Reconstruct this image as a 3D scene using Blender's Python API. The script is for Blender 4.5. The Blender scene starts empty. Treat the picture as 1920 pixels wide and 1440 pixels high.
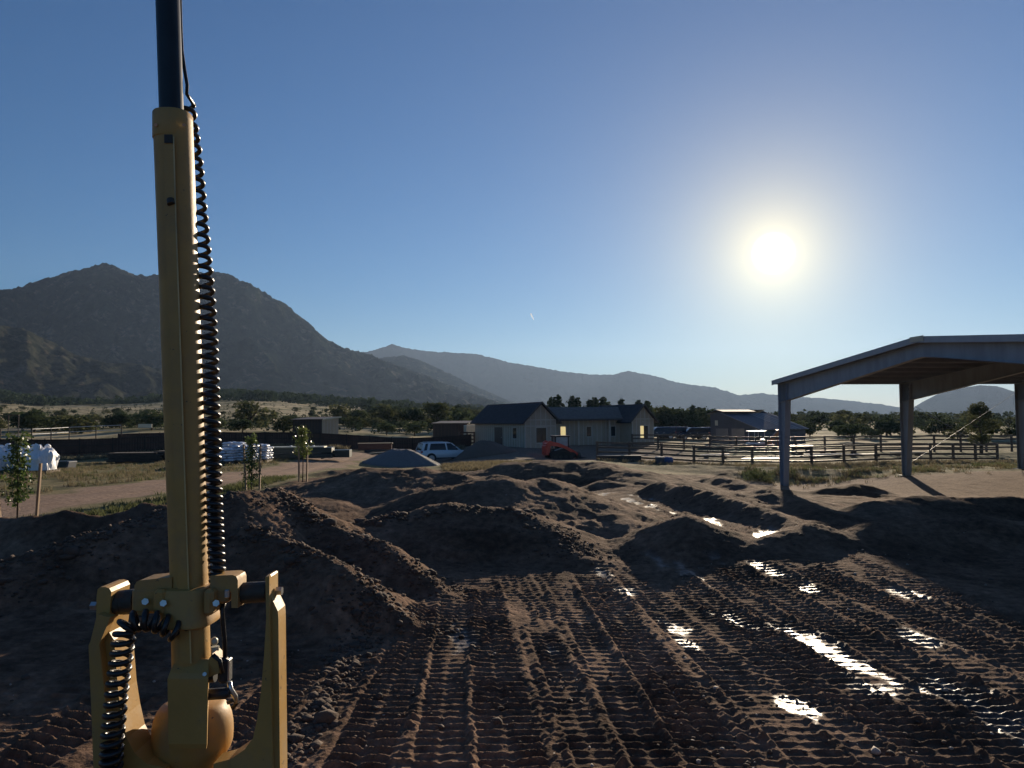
import bpy, math, random
import numpy as np
from mathutils import Vector, Matrix

# ------------------------------------------------------------------ camera, sky, sun, exposure
sc = bpy.context.scene
COL = sc.collection
F = 1400.0                      # focal length in pixels of a 1920 px wide picture
PITCH = math.atan((787 - 720) / F)
ROLL = 0.0087
CZ = 3.0
fw = Vector((0, math.cos(PITCH), math.sin(PITCH)))
up0 = Vector((0, -math.sin(PITCH), math.cos(PITCH)))
rt0 = Vector((1, 0, 0))
rt = rt0 * math.cos(ROLL) - up0 * math.sin(ROLL)
upv = rt0 * math.sin(ROLL) + up0 * math.cos(ROLL)

def ray(px, py):
    return fw + rt * ((px - 960) / F) + upv * ((720 - py) / F)

def P(px, py, Y):
    d = ray(px, py)
    return Vector((0, 0, CZ)) + d * (Y / d.y)

cam_d = bpy.data.cameras.new('camera')
cam_d.sensor_width = 36.0
cam_d.lens = 36.0 * F / 1920.0
cam_d.clip_start = 0.05
cam_d.clip_end = 60000
cam = bpy.data.objects.new('camera', cam_d)
COL.objects.link(cam)
cam.matrix_world = Matrix(((rt.x, upv.x, -fw.x, 0), (rt.y, upv.y, -fw.y, 0), (rt.z, upv.z, -fw.z, CZ), (0, 0, 0, 1)))
sc.camera = cam

SUN = ray(1450, 475).normalized()
SUN_EL = math.asin(SUN.z)
SUN_AZ = math.atan2(SUN.x, SUN.y)
world = bpy.data.worlds.new('World')
sc.world = world
world.use_nodes = True
wn, wl = world.node_tree.nodes, world.node_tree.links
wn.clear()
sky = wn.new('ShaderNodeTexSky')
sky.sky_type = 'NISHITA'
sky.sun_disc = False
sky.sun_elevation = SUN_EL
sky.sun_rotation = SUN_AZ
sky.altitude = 1600
sky.air_density = 1.5
sky.dust_density = 0.16
sky.ozone_density = 8.0
bg = wn.new('ShaderNodeBackground')
bg.inputs['Strength'].default_value = 0.05
wl.new(sky.outputs[0], bg.inputs['Color'])
# the sun's own disc and its aureole, by angle from the sun
tc = wn.new('ShaderNodeTexCoord')
dt = wn.new('ShaderNodeVectorMath'); dt.operation = 'DOT_PRODUCT'
nrm = wn.new('ShaderNodeVectorMath'); nrm.operation = 'NORMALIZE'
wl.new(tc.outputs['Generated'], nrm.inputs[0])
wl.new(nrm.outputs[0], dt.inputs[0])
dt.inputs[1].default_value = SUN

def wmath(op, a, b=None, clamp=False):
    n = wn.new('ShaderNodeMath'); n.operation = op; n.use_clamp = clamp
    for i, v in enumerate((a, b)):
        if v is None: continue
        if isinstance(v, (int, float)): n.inputs[i].default_value = v
        else: wl.new(v, n.inputs[i])
    return n.outputs[0]

ang = wmath('ARCCOSINE', wmath('MINIMUM', dt.outputs['Value'], 0.9999999))
def wexp(scale, amp):
    return wmath('MULTIPLY', wmath('POWER', 2.71828, wmath('MULTIPLY', ang, -1.0 / scale)), amp)
mr = wn.new('ShaderNodeMapRange'); mr.interpolation_type = 'SMOOTHSTEP'
mr.inputs['From Min'].default_value = math.radians(1.6); mr.inputs['From Max'].default_value = math.radians(0.5)
mr.inputs['To Min'].default_value = 0; mr.inputs['To Max'].default_value = 2.2
wl.new(ang, mr.inputs['Value'])
def glow_bg(strength, color):
    b_ = wn.new('ShaderNodeBackground'); b_.inputs['Color'].default_value = (*color, 1); wl.new(strength, b_.inputs['Strength']); return b_
def add_sh(a, b):
    n_ = wn.new('ShaderNodeAddShader'); wl.new(a, n_.inputs[0]); wl.new(b, n_.inputs[1]); return n_.outputs[0]
bg2 = glow_bg(wexp(math.radians(3.8), 0.66), (1.0, 0.74, 0.16))
bg3 = glow_bg(wexp(math.radians(12.0), 0.11), (1.0, 0.60, 0.06))
bg4 = glow_bg(wmath('ADD', mr.outputs[0], wexp(math.radians(1.2), 0.30)), (1.0, 0.95, 0.82))
surf = add_sh(add_sh(bg.outputs[0], bg2.outputs[0]), add_sh(bg3.outputs[0], bg4.outputs[0]))
wo = wn.new('ShaderNodeOutputWorld')
wl.new(surf, wo.inputs['Surface'])

sun_d = bpy.data.lights.new('sun', 'SUN')
sun_d.energy = 5.0
sun_d.angle = math.radians(0.5)
sun_d.color = (1.0, 0.83, 0.62)
sun = bpy.data.objects.new('sun', sun_d)
COL.objects.link(sun)
sun.rotation_euler = (-SUN).to_track_quat('-Z', 'Y').to_euler()

vs = sc.view_settings
vs.view_transform = 'Standard'; vs.look = 'None'; vs.exposure = 0.78; vs.gamma = 1.0; vs.use_curve_mapping = False
sc.cycles.volume_bounces = 0
sc.cycles.max_bounces = 6

# ------------------------------------------------------------------ helpers
R = math.radians
rng = np.random.default_rng(7)
random.seed(5)

def tag(o, label=None, cat=None, group=None, kind=None):
    if label: o['label'] = label
    if cat: o['category'] = cat
    if group: o['group'] = group
    if kind: o['kind'] = kind
    return o

def empty(name, loc, rz=0.0, label=None, cat=None, group=None):
    o = bpy.data.objects.new(name, None)
    o.empty_display_size = 0.2
    COL.objects.link(o)
    o.location = loc; o.rotation_euler = (0, 0, rz)
    return tag(o, label, cat, group)

class MB:
    def __init__(s): s.v = []; s.f = []
    def add(s, vs_, fs):
        k = len(s.v); s.v += [Vector(a) for a in vs_]; s.f += [[i + k for i in f] for f in fs]; return s
    def box(s, c, d, M=None):
        x, y, z = d[0] / 2, d[1] / 2, d[2] / 2
        vs_ = [Vector(p) for p in ((-x,-y,-z),(x,-y,-z),(x,y,-z),(-x,y,-z),(-x,-y,z),(x,-y,z),(x,y,z),(-x,y,z))]
        if M is not None: vs_ = [M @ p for p in vs_]
        c = Vector(c)
        return s.add([p + c for p in vs_], [(0,3,2,1),(4,5,6,7),(0,1,5,4),(1,2,6,5),(2,3,7,6),(3,0,4,7)])
    def bbox(s, c, d, b=0.02, M=None):           # bevelled box
        x, y, z = d[0] / 2, d[1] / 2, d[2] / 2
        b = min(b, x * .9, y * .9, z * .9)
        out = []
        rings = [(-z, b), (-z + b, 0), (z - b, 0), (z, b)]
        for zz, i in rings:
            xx, yy = x - i, y - i
            q = b if i == 0 else b * .4
            out += [(-xx + q, -yy, zz), (xx - q, -yy, zz), (xx, -yy + q, zz), (xx, yy - q, zz), (xx - q, yy, zz), (-xx + q, yy, zz), (-xx, yy - q, zz), (-xx, -yy + q, zz)]
        vs_ = [Vector(p) for p in out]
        if M is not None: vs_ = [M @ p for p in vs_]
        fs = [[7,6,5,4,3,2,1,0], [24 + i for i in range(8)]]
        for k in range(3):
            for i in range(8):
                j = (i + 1) % 8
                fs.append((k*8+i, k*8+j, k*8+8+j, k*8+8+i))
        c = Vector(c)
        return s.add([p + c for p in vs_], fs)
    def tube(s, pts, rad, n=10, cap=True):
        pts = [Vector(p) for p in pts]
        if isinstance(rad, (int, float)): rad = [rad] * len(pts)
        k = len(s.v)
        t = (pts[1] - pts[0]).normalized()
        a = t.orthogonal().normalized()
        for i, p in enumerate(pts):
            if i == 0: t2 = pts[1] - pts[0]
            elif i == len(pts) - 1: t2 = pts[-1] - pts[-2]
            else: t2 = pts[i + 1] - pts[i - 1]
            t2.normalize()
            a = (a - t2 * a.dot(t2)).normalized()
            b = t2.cross(a)
            for j in range(n):
                q = 2 * math.pi * j / n
                s.v.append(p + (a * math.cos(q) + b * math.sin(q)) * rad[i])
        m = len(pts)
        for i in range(m - 1):
            for j in range(n):
                jj = (j + 1) % n
                s.f.append([k + i*n + j, k + i*n + jj, k + (i+1)*n + jj, k + (i+1)*n + j])
        if cap:
            s.f.append([k + j for j in range(n)][::-1]); s.f.append([k + (m-1)*n + j for j in range(n)])
        return s
    def prism(s, outline, d):                     # outline: 3D points of a flat polygon, d: extrusion vector
        o = [Vector(p) for p in outline]; d = Vector(d); n = len(o)
        return s.add(o + [p + d for p in o], [list(range(n))[::-1], list(range(n, 2*n))] + [(i, (i+1) % n, n + (i+1) % n, n + i) for i in range(n)])
    def loft(s, rings, cap=True):
        n = len(rings[0]); k = len(s.v)
        for r in rings: s.v += [Vector(p) for p in r]
        for i in range(len(rings) - 1):
            for j in range(n):
                jj = (j + 1) % n
                s.f.append([k + i*n + j, k + i*n + jj, k + (i+1)*n + jj, k + (i+1)*n + j])
        if cap:
            s.f.append([k + j for j in range(n)][::-1]); s.f.append([k + (len(rings)-1)*n + j for j in range(n)])
        return s
    def build(s, name, mat, parent=None, smooth=False, loc=None):
        me = bpy.data.meshes.new(name)
        if parent is not None: off = WL[parent.name]
        elif loc is not None: off = Vector(loc)
        else:
            xs = [p.x for p in s.v]; ys = [p.y for p in s.v]
            off = Vector(((min(xs)+max(xs))/2, (min(ys)+max(ys))/2, min(p.z for p in s.v)))
        me.from_pydata([tuple(p - off) for p in s.v], [], s.f)
        me.validate()
        if mat: me.materials.append(mat)
        import bmesh
        bm = bmesh.new(); bm.from_mesh(me); bmesh.ops.recalc_face_normals(bm, faces=bm.faces); bm.to_mesh(me); bm.free()
        if smooth:
            me.polygons.foreach_set('use_smooth', [True] * len(me.polygons))
            if smooth is not True: me.set_sharp_from_angle(angle=R(smooth))
        o = bpy.data.objects.new(name, me)
        COL.objects.link(o)
        if parent is not None: o.parent = parent; WL[o.name] = WL[parent.name].copy()
        else: o.location = off; WL[o.name] = off
        return o
WL = {}      # modelling origin of each parent (parts are modelled in the same space as their thing)

def root(name, loc, label, cat, group=None):       # thing modelled in world coordinates
    o = empty(name, loc, 0, label, cat, group); WL[o.name] = Vector(loc); return o
def lroot(name, label, cat, group=None):           # thing modelled at the origin, moved afterwards
    o = empty(name, (0,0,0), 0, label, cat, group); WL[o.name] = Vector((0,0,0)); return o
def copy_tree(o, parent=None):
    c = o.copy(); COL.objects.link(c)
    if parent is not None: c.parent = parent
    for ch in list(o.children): copy_tree(ch, c)
    return c

# ------------------------------------------------------------------ materials
def mat(name, color, rough=0.6, metal=0.0, var=0.25, scale=6.0, bump=0.0, bscale=30.0, spec=0.5, coat=0.0, emit=None, col2=None, stretch=None):
    m = bpy.data.materials.new(name); m.use_nodes = True
    n, l = m.node_tree.nodes, m.node_tree.links
    b = n['Principled BSDF']
    b.inputs['Roughness'].default_value = rough; b.inputs['Metallic'].default_value = metal
    b.inputs['Specular IOR Level'].default_value = spec; b.inputs['Coat Weight'].default_value = coat
    tcn = n.new('ShaderNodeTexCoord')
    src = tcn.outputs['Object']
    if stretch:
        mp = n.new('ShaderNodeMapping'); mp.inputs['Scale'].default_value = stretch
        l.new(src, mp.inputs['Vector']); src = mp.outputs[0]
    nz = n.new('ShaderNodeTexNoise'); nz.inputs['Scale'].default_value = scale; nz.inputs['Detail'].default_value = 6; nz.inputs['Roughness'].default_value = .6
    l.new(src, nz.inputs['Vector'])
    cr = n.new('ShaderNodeValToRGB')
    c2 = col2 or tuple(c * (1 - var) for c in color)
    c1 = tuple(min(1, c * (1 + var * .6)) for c in color)
    cr.color_ramp.elements[0].position = .3; cr.color_ramp.elements[1].position = .7
    cr.color_ramp.elements[0].color = (*c2, 1); cr.color_ramp.elements[1].color = (*c1, 1)
    l.new(nz.outputs['Fac'], cr.inputs['Fac']); l.new(cr.outputs[0], b.inputs['Base Color'])
    if bump:
        nb = n.new('ShaderNodeTexNoise'); nb.inputs['Scale'].default_value = bscale; nb.inputs['Detail'].default_value = 5
        l.new(src, nb.inputs['Vector'])
        bn = n.new('ShaderNodeBump'); bn.inputs['Strength'].default_value = bump; bn.inputs['Distance'].default_value = 0.02
        l.new(nb.outputs['Fac'], bn.inputs['Height']); l.new(bn.outputs[0], b.inputs['Normal'])
    if emit:
        b.inputs['Emission Color'].default_value = (*emit[0], 1); b.inputs['Emission Strength'].default_value = emit[1]
    return m

def leaf_mat(name, c1, c2, trans=0.25, rough=1.0, spec=.0):
    m = bpy.data.materials.new(name); m.use_nodes = True
    n, l = m.node_tree.nodes, m.node_tree.links
    b = n['Principled BSDF']; b.inputs['Roughness'].default_value = rough; b.inputs['Specular IOR Level'].default_value = spec
    oi = n.new('ShaderNodeObjectInfo'); tcn = n.new('ShaderNodeTexCoord')
    nz = n.new('ShaderNodeTexNoise'); nz.inputs['Scale'].default_value = 1.7; nz.inputs['Detail'].default_value = 4
    l.new(tcn.outputs['Object'], nz.inputs['Vector'])
    ad = n.new('ShaderNodeMath'); ad.operation = 'MULTIPLY_ADD'; ad.inputs[1].default_value = .5
    l.new(oi.outputs['Random'], ad.inputs[0])
    sb = n.new('ShaderNodeMath'); sb.operation = 'SUBTRACT'; sb.inputs[1].default_value = .25
    l.new(nz.outputs['Fac'], sb.inputs[0]); l.new(sb.outputs[0], ad.inputs[2])
    cr = n.new('ShaderNodeValToRGB'); cr.color_ramp.elements[0].position = .2; cr.color_ramp.elements[1].position = .8
    cr.color_ramp.elements[0].color = (*c1, 1); cr.color_ramp.elements[1].color = (*c2, 1)
    l.new(ad.outputs[0], cr.inputs['Fac']); l.new(cr.outputs[0], b.inputs['Base Color'])
    tr = n.new('ShaderNodeBsdfTranslucent'); l.new(cr.outputs[0], tr.inputs['Color'])
    mx = n.new('ShaderNodeMixShader'); mx.inputs[0].default_value = trans
    l.new(b.outputs[0], mx.inputs[1]); l.new(tr.outputs[0], mx.inputs[2]); l.new(mx.outputs[0], n['Material Output'].inputs['Surface'])
    return m

def dirty_paint(name, col, dirt, amount, rough):
    m = mat(name, col, rough, 0, .14, 7, .03, 140, .4)
    n, l = m.node_tree.nodes, m.node_tree.links; b = n['Principled BSDF']
    src = b.inputs['Base Color'].links[0].from_socket
    tcn = n.new('ShaderNodeTexCoord')
    def noise(s, d, st=None):
        v = tcn.outputs['Object']
        if st:
            mp = n.new('ShaderNodeMapping'); mp.inputs['Scale'].default_value = st; l.new(v, mp.inputs['Vector']); v = mp.outputs[0]
        k = n.new('ShaderNodeTexNoise'); k.inputs['Scale'].default_value = s; k.inputs['Detail'].default_value = d; k.inputs['Roughness'].default_value = .7
        l.new(v, k.inputs['Vector']); return k.outputs['Fac']
    def ramp(f, a, c):
        r_ = n.new('ShaderNodeMapRange'); r_.inputs['From Min'].default_value = a; r_.inputs['From Max'].default_value = c; l.new(f, r_.inputs['Value']); return r_.outputs[0]
    def mixc(f, a, c):
        x = n.new('ShaderNodeMix'); x.data_type = 'RGBA'; l.new(f, x.inputs['Factor']); l.new(a, x.inputs['A']); x.inputs['B'].default_value = (*c, 1); return x.outputs['Result']
    mu = n.new('ShaderNodeMath'); mu.operation = 'MULTIPLY'; mu.inputs[1].default_value = amount
    l.new(ramp(noise(9, 10, (1, 1, .75)), .46, .72), mu.inputs[0])
    c1 = mixc(mu.outputs[0], src, dirt)                                  # dust film and splashes
    c2 = mixc(ramp(noise(60, 4), .66, .70), c1, (dirt[0]*.5, dirt[1]*.5, dirt[2]*.5))   # chips and mud specks
    c3 = mixc(ramp(noise(34, 6, (1, 1, .10)), .70, .90), c2, (.10, .075, .05))          # vertical run stains
    l.new(c3, b.inputs['Base Color'])
    rr_ = n.new('ShaderNodeMapRange'); rr_.inputs['To Min'].default_value = rough; rr_.inputs['To Max'].default_value = .85
    l.new(mu.outputs[0], rr_.inputs['Value']); l.new(rr_.outputs[0], b.inputs['Roughness'])
    return m
M_YEL = dirty_paint('yellow_paint', (.46, .27, .075), (.26, .185, .11), .6, .45)
M_YDUST = dirty_paint('dusty_yellow_paint', (.45, .255, .07), (.27, .185, .115), .8, .5)
M_EDGE = mat('edge_highlight_paint', (.62, .45, .19), .35, 0, .4, 25, stretch=(1, 1, .4))  # pale tone standing in for a sunlit line on the mast
M_BLKPOLE = mat('black_anodised_pole', (.018, .02, .022), .38, .3, .3, 20)
M_RUB = mat('black_rubber', (.018, .019, .02), .34, 0, .3, 40, .1, 200)
M_BUSH = mat('worn_rubber_bushing', (.05, .042, .03), .6, 0, .4, 30, .2, 120)
M_STEEL = mat('zinc_bolt', (.62, .62, .6), .32, .9, .2, 40)
M_WOODST = mat('pale_wood_stake', (.33, .22, .13), .8, 0, .3, 12, .2, 60, stretch=(1, 1, .15))
M_BARK = mat('bark', (.11, .08, .055), .9, 0, .4, 14, .5, 40)
M_FBROWN = mat('rusty_brown_sheet', (.085, .048, .035), .7, .1, .35, 1.4, .1, 10)
M_FPOST = mat('dark_brown_pipe', (.045, .03, .024), .6, .2, .3, 4)
M_PIPE = mat('galvanised_pipe', (.55, .54, .52), .35, .7, .2, 6)
M_RAILW = mat('weathered_rail_wood', (.085, .06, .045), .45, 0, .35, 5, .2, 30, stretch=(1, 1, .3))
M_SIDING = mat('grey_tan_siding', (.43, .355, .26), .65, 0, .12, 1.2, .05, 30)
M_BATTEN = mat('pale_batten', (.54, .48, .39), .65, 0, .08, 2)
M_CABGL = mat('cab_glass_painted_reflection', (.34, .40, .42), .1, 0, .3, 2)  # pale base colour stands in for the bright reflection in the cab windows
M_SHING = mat('dark_roof_shingle', (.055, .06, .07), .9, 0, .3, 3, .3, 20, .1)
M_SHING2 = mat('brown_roof_shingle', (.13, .115, .10), .85, 0, .3, 3, .3, 20)
M_TRIM = mat('dark_trim', (.06, .055, .055), .6)
M_GLASS = mat('window_glass', (.03, .04, .045), .06, 0, .2, 3)
M_LIT = mat('lit_window', (.8, .62, .3), .3, 0, .3, 1.5, emit=((1.0, .78, .36), 0.38))
M_DOOR = mat('dark_green_door', (.02, .035, .04), .4)
M_SILVER = mat('silver_paint', (.74, .745, .75), .28, .1, .05, 3, coat=.6)
M_DKPAINT = mat('dark_car_paint', (.03, .035, .045), .25, .3, .1, 3, coat=.6)
M_MARPAINT = mat('maroon_car_paint', (.09, .03, .03), .25, .3, .1, 3, coat=.6)
M_CARGL = mat('tinted_car_glass', (.015, .02, .026), .08, 0, .1, 3)
M_TYRE = mat('tyre_rubber', (.02, .02, .02), .8)
M_RIM = mat('alloy_rim', (.62, .63, .66), .3, .7)
M_RED = mat('red_machine_paint', (.75, .085, .05), .4, 0, .2, 5)
M_TAIL = mat('red_tail_lamp', (.35, .02, .02), .2)
M_BLKPL = mat('black_plastic', (.025, .026, .028), .55)
M_WHITE = mat('white_woven_plastic', (.78, .79, .82), .5, 0, .08, 8, .3, 25)
M_SACK = mat('pale_plastic_sack', (.62, .66, .74), .4, 0, .15, 5, .25, 22)
M_LUMD = mat('dark_old_lumber', (.075, .055, .042), .85, 0, .4, 4, .3, 30)
M_LUML = mat('pale_lumber', (.50, .41, .29), .7, 0, .25, 5, .2, 30)
M_TARP = mat('dark_green_steel', (.022, .038, .036), .4, .2, .2, 3)
M_CREAM = mat('cream_steel_lid', (.55, .52, .40), .45, .2, .15, 3)
M_STEELF = mat('grey_primer_steel', (.27, .315, .36), .5, 0, .22, 2.2, .06, 20, stretch=(1, 1, .25))
M_ROOFM = mat('galvalume_roof', (.36, .39, .42), .45, .3, .15, 1.5)
M_BARNW = mat('dark_blue_grey_barn_sheet', (.075, .085, .105), .55, .2, .15, 1)
M_BARNR = mat('blue_grey_metal_roof', (.14, .16, .20), .33, .6, .15, 1.2)
M_LINER = mat('grey_roof_liner', (.20, .245, .31), .7, 0, .12, 2)
M_TOPR = mat('matt_grey_top_roof', (.16, .165, .18), .75, 0, .2, 2)  # barn roof grey, slightly lighter and matt
M_PALESH = mat('pale_metal_sheet', (.36, .36, .36), .5, .1, .25, 2)  # plain opaque pale sheet, for some barn roof panels and stored sheets
M_GRAV = mat('grey_gravel', (.17, .165, .16), .9, 0, .35, 26, .9, 45)
M_DIRTP = mat('brown_dirt_pile', (.14, .10, .075), .95, 0, .3, 9, .8, 25)
M_ORANGE = mat('faded_orange_paint', (.42, .17, .06), .5)
M_CARTW = mat('white_cart_paint', (.75, .75, .72), .35)
M_BLUEP = mat('blue_plastic', (.03, .09, .25), .4)
M_PALLET = mat('pallet_wood', (.16, .12, .085), .85, 0, .3, 10)
M_JUN = leaf_mat('juniper_foliage', (.045, .064, .036), (.105, .13, .065), .25)
M_OAK = leaf_mat('scrub_oak_foliage', (.065, .078, .036), (.15, .155, .078), .28)
M_PINE = leaf_mat('pine_foliage', (.032, .05, .032), (.072, .095, .05), .15)
M_SAP = leaf_mat('sapling_foliage', (.06, .10, .025), (.17, .20, .06), .4, .35, .4)
M_SAGE = leaf_mat('sage_foliage', (.09, .115, .055), (.19, .21, .10), .35)
M_GRASS = leaf_mat('dry_grass_blades', (.15, .125, .075), (.31, .27, .18), .35)
M_GREENG = leaf_mat('green_weed_blades', (.06, .075, .032), (.14, .15, .07), .35)
M_CLOD = mat('soil_clods', (.10, .066, .046), .95, 0, .45, 1.5, .6, 60)
M_ROCK = mat('pale_field_stone', (.36, .31, .26), .85, 0, .3, 6, .4, 30)
M_CONTR = leaf_mat('ice_trail', (.8, .8, .8), (.9, .9, .9), .9, 1)

# ------------------------------------------------------------------ noise and terrain height
def _h(ix, iy, seed):
    n = (ix.astype(np.int64) * 374761393 + iy.astype(np.int64) * 668265263 + seed * 1442695041) & 0x7fffffff
    n = ((n ^ (n >> 13)) * 1274126177) & 0x7fffffff
    return ((n ^ (n >> 16)) & 0xffff) / 65535.0 * 2 * np.pi
def pn(x, y, seed=0):
    x0 = np.floor(x); y0 = np.floor(y); fx = x - x0; fy = y - y0
    u = fx*fx*fx*(fx*(fx*6-15)+10); v = fy*fy*fy*(fy*(fy*6-15)+10)
    def g(dx, dy):
        a = _h(x0+dx, y0+dy, seed); return np.cos(a)*(fx-dx) + np.sin(a)*(fy-dy)
    return ((g(0,0)*(1-u)+g(1,0)*u)*(1-v) + (g(0,1)*(1-u)+g(1,1)*u)*v) * 1.4
def fbm(x, y, o=4, seed=0, gain=.5):
    s = 0; a = 1
    for i in range(o):
        s = s + a * pn(x * 2**i, y * 2**i, seed + i*17); a *= gain
    return s
def sst(a, b, x):
    t = np.clip((x - a) / (b - a), 0, 1); return t*t*(3-2*t)

ctrl = [(-5,6,0),(0,5.5,0),(5,6,0),(8,6.5,0),(-2.5,10,0),(0,10,0),(4,10,0),(1,13,0),(4,13,.02),(7.5,10,.0),(-9,4,.15),(-13,9,.55),
        (0,0,0),(0,-12,0),(0,-40,0),(-30,-15,.6),(30,-15,.3),(25,4,.1),(-40,20,.7),(16,14,.1),(12,25,-.2),(20,26,-.3),(28,30,-.6),(14,32,-.6),(-200,-200,2),(200,-200,0),(0,-900,0),(-900,0,12),(900,0,-6),
        (-4,20,.5),(-1,21,.42),(2,22.5,.25),(-6,24,.75),(-2,27,.5),(1.5,29,.3),(-3.5,32,.4),(3,33,.1),(-500,900,16),(0,2500,10),(-2500,2500,70),(2500,2500,-20),(0,-5000,0),(-5000,0,60),(5000,0,-40),(0,6500,0)]
for a in [(40,992,16),(-80,1010,15),(472,918,25),(567,905,27),(50,886,34),(200,890,36),(450,868,45),(560,862,50),(150,858,64),(5,859,62),(650,843,72),(870,838,82),(260,868,56),
          (330,905,27),(520,880,40),(690,852,62),(830,861,75),(740,876,50),(985,840,74),(890,836,86),(1223,832,83),(1050,860,66),(900,870,48),(1100,864,52),
          (1150,928,26),(1430,998,17.5),(1285,910,29),(1470,910,44),(1697,892,45),(1905,880,46),(2250,880,48),(1700,928,37),(1900,934,35),(2200,940,33),(1560,924,40),(1300,870,58),(1850,866,60),(2200,866,60),(1480,882,53),
          (1400,833,90),(1600,830,90),(1600,815,120),(1600,794,260),(1250,806,140),(1250,795,320),(1900,816,110),(2200,812,130),(300,812,95),(0,815,95),(-200,812,95),
          (0,782,220),(300,784,220),(600,794,180),(700,803,130),(300,760,450),(0,762,450),(650,775,350),(800,788,250),(0,742,900),(400,742,900),(800,776,900),(1200,784,900),(1700,786,900)]:
    p = P(*a); ctrl.append((p.x, p.y, p.z))
ctrl = np.array(ctrl, float)
def warp(x, y):
    r = np.sqrt(x*x + y*y) + 1e-6; k = np.log1p(r / 8.0) / r
    return x * k, y * k
_cx, _cy = warp(ctrl[:,0], ctrl[:,1])
def _ker(d2): return np.sqrt(d2 + .004)
_A = _ker((_cx[:,None]-_cx)**2 + (_cy[:,None]-_cy)**2)
_n = len(_cx)
_S = np.zeros((_n+1, _n+1)); _S[:_n,:_n] = _A; _S[:_n,_n] = 1; _S[_n,:_n] = 1
_w = np.linalg.solve(_S + np.diag([1e-4]*_n + [0]), np.append(ctrl[:,2], 0))
def base_h(x, y):
    wx, wy = warp(x, y); s = np.full_like(x, _w[_n])
    for i in range(_n): s = s + _w[i] * _ker((wx-_cx[i])**2 + (wy-_cy[i])**2)
    return s

MOUNDS = [  # crest lines (pixel, pixel, depth), slope, crest rounding
    ([(-250,1130,9.6),(-120,1100,10.6),(0,1059,11.5),(173,1000,12.5),(314,956,13.5),(440,926,14.3),(520,918,15.3)], .62, .22),
    ([(-200,985,15),(61,970,14),(120,962,14.2),(200,968,14.4),(267,946,15),(314,950,15.2),(380,952,15.4)], .75, .10),
    ([(520,918,15.3),(614,985,14.4),(720,1022,13.7),(835,1112,12.6)], .66, .12),
    ([(470,985,12.6),(560,1022,12.1),(640,1060,11.5),(756,1156,10.8)], .70, .10),
    ([(690,980,17),(740,966,17),(850,948,17.4),(960,958,17.4),(1020,985,16.8),(1090,1042,15.3)], .42, .35),
    ([(600,912,25),(700,882,25.5),(800,884,25),(870,912,24)], .27, .7),
    ([(850,918,21),(930,898,21.4),(1000,904,21.8),(1080,932,21),(1170,985,18.8),(1240,1030,17)], .30, .5),
    ([(930,885,34),(985,868,34),(1030,866,34),(1110,870,34),(1180,884,31.5),(1235,908,28.5)], .26, .7),
    ([(480,898,31),(620,885,33),(740,880,36)], .30, .4),
    ([(1235,906,26),(1330,924,22.5),(1420,952,19.7),(1490,984,17.6)], .45, .15),
    ([(1240,992,17),(1285,973,16.8),(1345,990,16.8)], .42, .35),
    ([(1430,1012,16),(1520,985,16.8),(1580,1002,16.8),(1645,984,17.2),(1760,974,17.6),(2050,984,17.4)], .40, .3),
    ([(1310,906,32),(1345,894,32),(1400,912,29),(1480,934,25),(1540,962,21)], .35, .3),
    ([(1560,918,38),(1600,909,38),(1650,919,37.5)], .3, .2),
    ([(1580,966,22),(1650,945,23.5),(1720,934,24.5),(1900,938,24.5),(2150,945,24)], .32, .4),
    ([(1080,925,28),(1140,903,29),(1200,913,28)], .35, .25),
    ([(1170,874,48),(1300,872,50),(1450,876,50),(1600,880,49),(1690,886,48)], .16, .4),
    ([(1380,944,24),(1440,932,25),(1500,948,24)], .35, .3),
]
MW = []
for pts, sl, rd in MOUNDS:
    MW.append(([tuple(P(*p)) for p in pts], sl, rd))
def seg_d(x, y, a, b):
    dx, dy = b[0]-a[0], b[1]-a[1]; L = dx*dx + dy*dy
    t = np.clip(((x-a[0])*dx + (y-a[1])*dy) / L, 0, 1)
    return np.sqrt((x-a[0]-t*dx)**2 + (y-a[1]-t*dy)**2), t
TRACKS = [  # (x0, y0, x1, y1, width, depth of tread, flatness)
    (-1.42, 5.0, -1.35, 12.4, .56, .055), (.16, 5.0, -.62, 13.4, .60, .06), (.86, 5.0, .35, 11.0, .36, .04), (1.85, 5.0, 1.45, 14.6, .60, .055),
    (3.95, 5.0, 2.9, 15.2, .62, .05), (5.25, 5.0, 4.05, 15.0, .6, .05), (6.6, 6.0, 5.5, 14.6, .6, .055), (7.9, 6.5, 6.9, 13.5, .6, .045),
    (-.55, 5.0, -1.0, 12.8, .46, .030), (1.3, 5.0, .85, 13.6, .40, .028), (3.3, 5.0, 2.5, 14.6, .42, .030), (4.6, 5.0, 3.5, 15.0, .44, .032), (5.9, 5.0, 4.8, 14.6, .44, .03), (7.25, 6.0, 6.2, 14.0, .42, .03),
    (-2.75, 5.0, -2.55, 9.8, .56, .055), (-4.55, 5.0, -4.2, 8.6, .60, .06), (2.75, 5.0, 2.15, 14.8, .5, .025),
    (4.6, 18.0, 3.6, 25.5, .5, .03), (5.9, 17.3, 4.9, 25.5, .5, .03)]
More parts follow.
